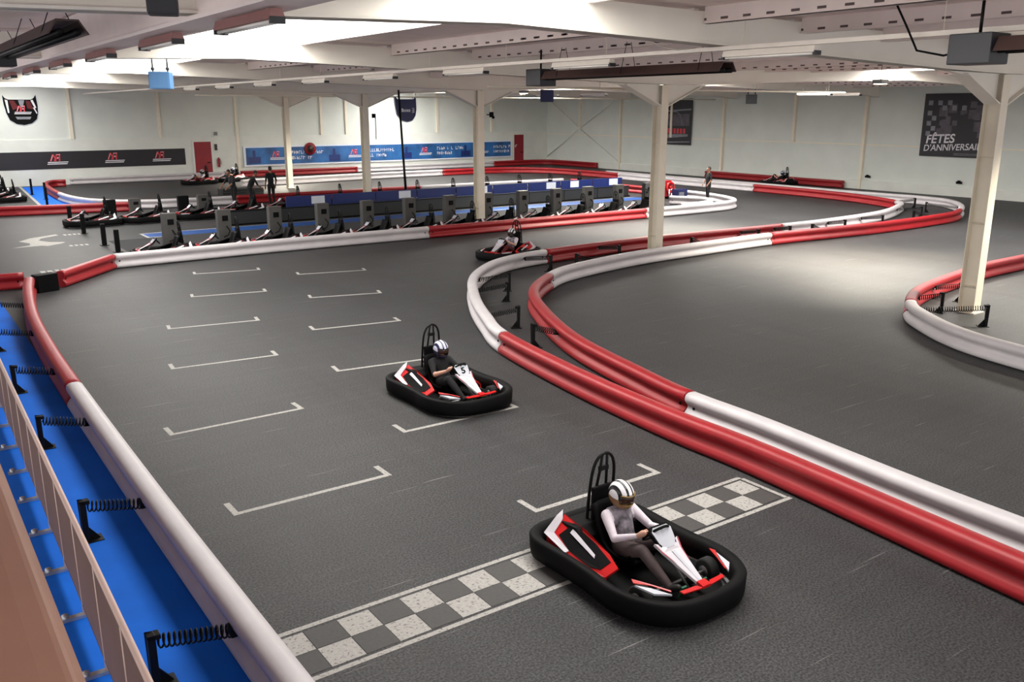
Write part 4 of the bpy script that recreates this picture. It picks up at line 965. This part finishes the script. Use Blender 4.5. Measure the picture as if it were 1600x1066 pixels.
def driver(label, kartobj, helm, mats, arm_mi, up_mi, leg_mi, lean=0.0, look=0.0):
    """mats: 0 skin, 1 sleeves/shirt, 2 vest, 3 trousers, 4 shoes"""
    hip = V(0, .20, .24); chest = V(0, .30, .48); sh = V(0, .325, .585); neck = V(0, .30, .66); head = V(0, .275, .755)
    P = [('b', (hip, (.165, .145, .115)), leg_mi), ('c', (V(0, .21, .27), chest, .130, .145), up_mi), ('b', (V(0, .295, .49), (.175, .118, .155)), up_mi),
         ('c', (V(-.125, .325, .575), V(.125, .325, .575), .062, .062), up_mi), ('c', (sh, neck, .062, .055), 0), ('b', (head, (.076, .095, .112)), 0),
         ('b', (head+V(0, -.098, -.018), (.014, .020, .026)), 0), ('c', (head+V(0, -.05, -.09), head+V(0, -.065, -.085), .04, .03), 0)]
    F = []
    c = V(0, -.255, .545)
    for s in (-1, 1):
        S = V(s*.185, .315, .565); E = V(s*.275, .085, .42); W = V(s*.178, -.165, .522)
        P += [('c', (S, S+(E-S)*.55, .062, .052), arm_mi[0]), ('c', (S+(E-S)*.5, E, .052, .043), arm_mi[1]), ('c', (E, W, .043, .027), arm_mi[2])]
        pr, fi = grip_hand(W, s, c, None); P += [(k, d, 0) for k, d, _ in pr]; F += fi
        H = V(s*.095, .15, .23); K = V(s*.205, -.27, .41); A = V(s*.165, -.66, .165)
        P += [('c', (H, K, .098, .066), leg_mi), ('b', (K, .066), leg_mi), ('c', (K, K+(A-K)*.45, .066, .060), leg_mi), ('c', (K+(A-K)*.4, A, .060, .040), leg_mi),
              ('c', (A+V(0, .03, -.02), A+V(0, -.10, .055), .044, .034), 4), ('c', (A+V(0, .04, -.03), A, .042, .04), 4)]
    o = figure('person', P, mats, .011, 3, F); tag(o, label, 'person')
    # eyes behind the visor opening
    b = MB()
    for s in (-1, 1): b.ball(head+V(s*.032, -.086, .012), .012, 8, 6)
    b.build('eyes', M['eye'], o)
    # full-face helmet: shell with a face opening, chin bar, visor
    hl = empty('helmet', (0, 0, 0)); hl.parent = o; hl.location = head+V(0, .008, .015)
    bm = MB(); seg, rings = 32, 22
    grid = []
    for i in range(rings+1):
        th = PI*.86*i/rings; row = []
        for k in range(seg):
            ph = 2*PI*k/seg; x = math.sin(th)*math.cos(ph); y = math.sin(th)*math.sin(ph); z = math.cos(th)
            rx, ry, rz = .133, .158, .150
            px, py, pz = rx*x, ry*y, rz*z
            if y < -.3 and z < -.1: py -= .018*min(1, (-.1-z)*3)
            row.append(bm.bm.verts.new((px, py, pz)))
        grid.append(row)
    for i in range(rings):
        for k in range(seg):
            q = [grid[i][k], grid[i+1][k], grid[i+1][(k+1) % seg], grid[i][(k+1) % seg]]
            cc = sum((v.co for v in q), Vector())/4
            if cc.y < -.045 and -.052 < cc.z < .048 and abs(cc.x) < .108: continue
            try:
                f = bm.bm.faces.new(q); f.smooth = True
            except ValueError: pass
    bmesh.ops.remove_doubles(bm.bm, verts=bm.bm.verts, dist=.0005); bmesh.ops.delete(bm.bm, geom=[v for v in bm.bm.verts if not v.link_faces], context='VERTS')
    sh_ = bm.build('helmet_shell', helm, hl); so = sh_.modifiers.new('thick', 'SOLIDIFY'); so.thickness = .012; so.offset = -1
    b = MB(); vs = []; nn = 14
    for j, z in enumerate((-.03, .0, .028, .05)):
        for k in range(nn+1):
            a = -PI/2 + (k/nn-.5)*1.9; rr = math.sqrt(max(0, 1-(z/.150)**2)); vs.append((.137*rr*math.cos(a), .163*rr*math.sin(a)-.002, z))
    fs = [(j*(nn+1)+k, j*(nn+1)+k+1, (j+1)*(nn+1)+k+1, (j+1)*(nn+1)+k) for j in range(3) for k in range(nn)]
    b.poly(vs, fs); vz = b.build('visor', M['visor'], hl, smooth=True); so = vz.modifiers.new('thick', 'SOLIDIFY'); so.thickness = .004
    b = MB()
    for z in (-.052, .052):
        rr = math.sqrt(1-(z/.150)**2); b.tube([(.136*rr*math.cos(a), .162*rr*math.sin(a)-.006, z) for a in [-PI/2+(k/12-.5)*1.9 for k in range(13)]], .006, 6)
    b.build('visor_trim', M['gold'] if helm == M['helmet_a'] else M['black'], hl)
    hl.rotation_euler = (.16, 0, look)
    o.location = kartobj.location; o.rotation_euler = kartobj.rotation_euler; o.scale = KS
    return o
MATS_A = [M['skin'], M['shirt_white'], M['vest'], M['trousers'], M['shoe']]
d1 = driver('driver of the nearest kart, in striped white helmet, white sleeves and brown trousers', k1, M['helmet_a'], MATS_A, (1, 1, 1), 2, 3)
MATS_B = [M['skin'], M['cloth_black'], M['vest'], M['cloth_black'], M['shoe']]
d2 = driver('driver in dark clothes and a navy and white helmet in the second kart', k2, M['helmet_b'], MATS_B, (1, 1, 0), 1, 3)
MATS_C = [M['skin'], M['shirt_white'], M['vest'], M['cloth_red'], M['shoe']]
d3 = driver('driver with a black and white helmet in the kart by the barrier tip', k3, M['helmet_c'], MATS_C, (1, 1, 0), 2, 3)
def reuse(src, label, kartobj):
    o = copy_tree(src, kid_map(src)); tag(o, label, 'person'); o.location = kartobj.location; o.rotation_euler = kartobj.rotation_euler; o.scale = KS; return o
reuse(d2, 'driver in the kart beside the right wall', k4)
reuse(d3, 'driver of the kart in front of the left red door', k5)
reuse(d2, 'driver of the second kart near the left red door', k6)

def stander(label, x, y, rz, mats, pose, height=1.75):
    """0 skin, 1 top, 2 bottoms, 3 shoes; faces -Y"""
    k = height/1.75; P = []; F = []
    lean = pose.get('lean', 0.0); tw = pose.get('twist', 0)
    hip = V(0, 0, .93); R = Matrix.Rotation(lean, 3, 'X')
    def T(x_, y_, z_): return hip + R @ (V(x_, y_, z_)-hip)
    P += [('b', (hip+V(0, 0, .0), (.165, .115, .12)), 2), ('c', (hip, T(0, 0, 1.2), .125, .14), 1), ('b', (T(0, -.01, 1.27), (.165, .115, .17)), 1), ('c', (T(-.14, 0, 1.42), T(.14, 0, 1.42), .06, .06), 1),
          ('c', (T(0, 0, 1.42), T(0, -.01, 1.54), .06, .055), 0)]
    head = T(0, -.02, 1.645)
    P += [('b', (head, (.076, .095, .112), (lean*.6, 0, 0)), 0), ('b', (head+R @ V(0, -.098, -.016), (.014, .02, .026)), 0), ('c', (head+R @ V(0, -.05, -.085), head+R @ V(0, -.065, -.082), .04, .03), 0)]
    for s in (-1, 1): P.append(('b', (head+R @ V(s*.078, .005, 0), (.012, .022, .032)), 0))
    for s in (-1, 1):
        S = T(s*.195, 0, 1.41); E = pose['elbow'][0 if s < 0 else 1]; W = pose['wrist'][0 if s < 0 else 1]; E = V(*E); W = V(*W)
        P += [('c', (S, E, .056, .043), 1), ('c', (E, W, .042, .028), pose.get('fore', 0))]
        d = (W-E).normalized(); Pm = W+d*.075; P += [('c', (W, Pm, .027, .034), 0)]
        sd = d.cross(V(0, 1, 0)); sd = sd.normalized() if sd.length > .1 else V(1, 0, 0); nr = sd.cross(d)
        for j in range(4):
            q = Pm+sd*(-.027+.018*j); L = (.85, 1, .95, .75)[j]; F.append(([q, q+d*.04*L+nr*.006, q+d*.062*L+nr*.022, q+d*.070*L+nr*.042], [.0095, .009, .008, .006]))
        q = W+d*.03-sd*.028; F.append(([q, q+d*.028-sd*.022, q+d*.055-sd*.024], [.011, .010, .007]))
        st = pose.get('stride', 0)*s
        H = V(s*.095, 0, .90); K = V(s*.105, -.02-st*.5, .50); A = V(s*.11, .02-st, .09)
        P += [('c', (H, K, .09, .062), 2), ('c', (K, K+(A-K)*.4, .060, .058), 2), ('c', (K+(A-K)*.35, A, .058, .042), 2), ('c', (A+V(0, .03, -.045), A+V(0, -.15, -.052), .042, .034), 3)]
    o = figure('person', P, mats, .016, 3, F); tag(o, label, 'person')
    hb = MB(); hb.ball(head+R @ V(0, .018, .022), (.083, .098, .108)); hr2 = hb.build('hair', M['hair'], o)
    for p in hr2.data.polygons: p.use_smooth = True
    b = MB()
    for s in (-1, 1): b.ball(head+R @ V(s*.031, -.088, .010), .010, 8, 6)
    b.build('eyes', M['eye'], o)
    o.scale = (k, k, k); o.location = (x, y, 0); o.rotation_euler = (0, 0, rz); return o
ST = dict(elbow=[(-.27, .03, 1.13), (.27, .03, 1.13)], wrist=[(-.26, -.06, .88), (.26, -.06, .88)])
stander('person in black seen from behind, standing tall by the far blue pit screens', 15.25, 41.2, PI+.2, [M['skin_dark'], M['cloth_black'], M['cloth_black'], M['shoe']], ST, 1.80)
stander('leftmost of the three people in the pit, leaning forward in dark clothes', 13.4, 41.0, -1.2, [M['skin_dark'], M['cloth_grey'], M['cloth_black'], M['shoe']],
        dict(lean=.30, elbow=[(-.26, -.30, 1.12), (.27, -.28, 1.12)], wrist=[(-.2, -.52, .98), (.2, -.5, .95)], stride=.10), 1.78)
stander('middle person of the three in the pit, bending beside the white barrier', 14.15, 41.0, 1.3, [M['skin_dark'], M['cloth_black'], M['cloth_grey'], M['shoe']],
        dict(lean=.42, elbow=[(-.28, -.35, 1.05), (.34, -.2, 1.08)], wrist=[(-.2, -.55, .88), (.2, -.22, .92)]), 1.72)
stander('person in dark clothes standing at the right tip of the pit island', 32.75, 29.9, -1.9, [M['skin_dark'], M['cloth_black'], M['cloth_black'], M['shoe']],
        dict(elbow=[(-.27, .0, 1.13), (.27, .0, 1.13)], wrist=[(-.2, -.16, .95), (.22, -.14, .93)], stride=.05), 1.74)

# ------------------------------------------------------------------ put every root empty at its thing's base
bpy.context.view_layer.update()
for r in [o for o in bpy.data.objects if o.type == 'EMPTY' and o.parent is None and o.location.length < 1e-6]:
    lo = Vector((1e9,)*3); hi = -lo
    ch_ = [c for c in bpy.data.objects if c.parent == r]
    for c in ch_:
        for v in c.bound_box:
            p = c.matrix_world @ Vector(v); lo = Vector(map(min, lo, p)); hi = Vector(map(max, hi, p))
    d = Vector(((lo.x+hi.x)/2, (lo.y+hi.y)/2, lo.z)); r.location = d
    for c in ch_: c.location -= d

# ------------------------------------------------------------------ camera, world, view
cam = bpy.data.cameras.new('camera'); co = bpy.data.objects.new('camera', cam); COL.objects.link(co)
cam.sensor_fit = 'HORIZONTAL'; cam.sensor_width = 36; cam.lens = 1390/1600*36; cam.clip_start = .05; cam.clip_end = 300
co.location = (0, 0, 4.4); co.rotation_euler = (math.radians(90-14.6), 0, math.radians(-35.3)); scene.camera = co
w = bpy.data.worlds.new('world'); scene.world = w; w.use_nodes = True
w.node_tree.nodes['Background'].inputs[0].default_value = (1.0, .97, .97, 1); w.node_tree.nodes['Background'].inputs[1].default_value = 1.65
scene.view_settings.view_transform = 'Standard'; scene.view_settings.look = 'None'; scene.view_settings.gamma = 1; scene.view_settings.use_curve_mapping = False
scene.view_settings.exposure = 0.0
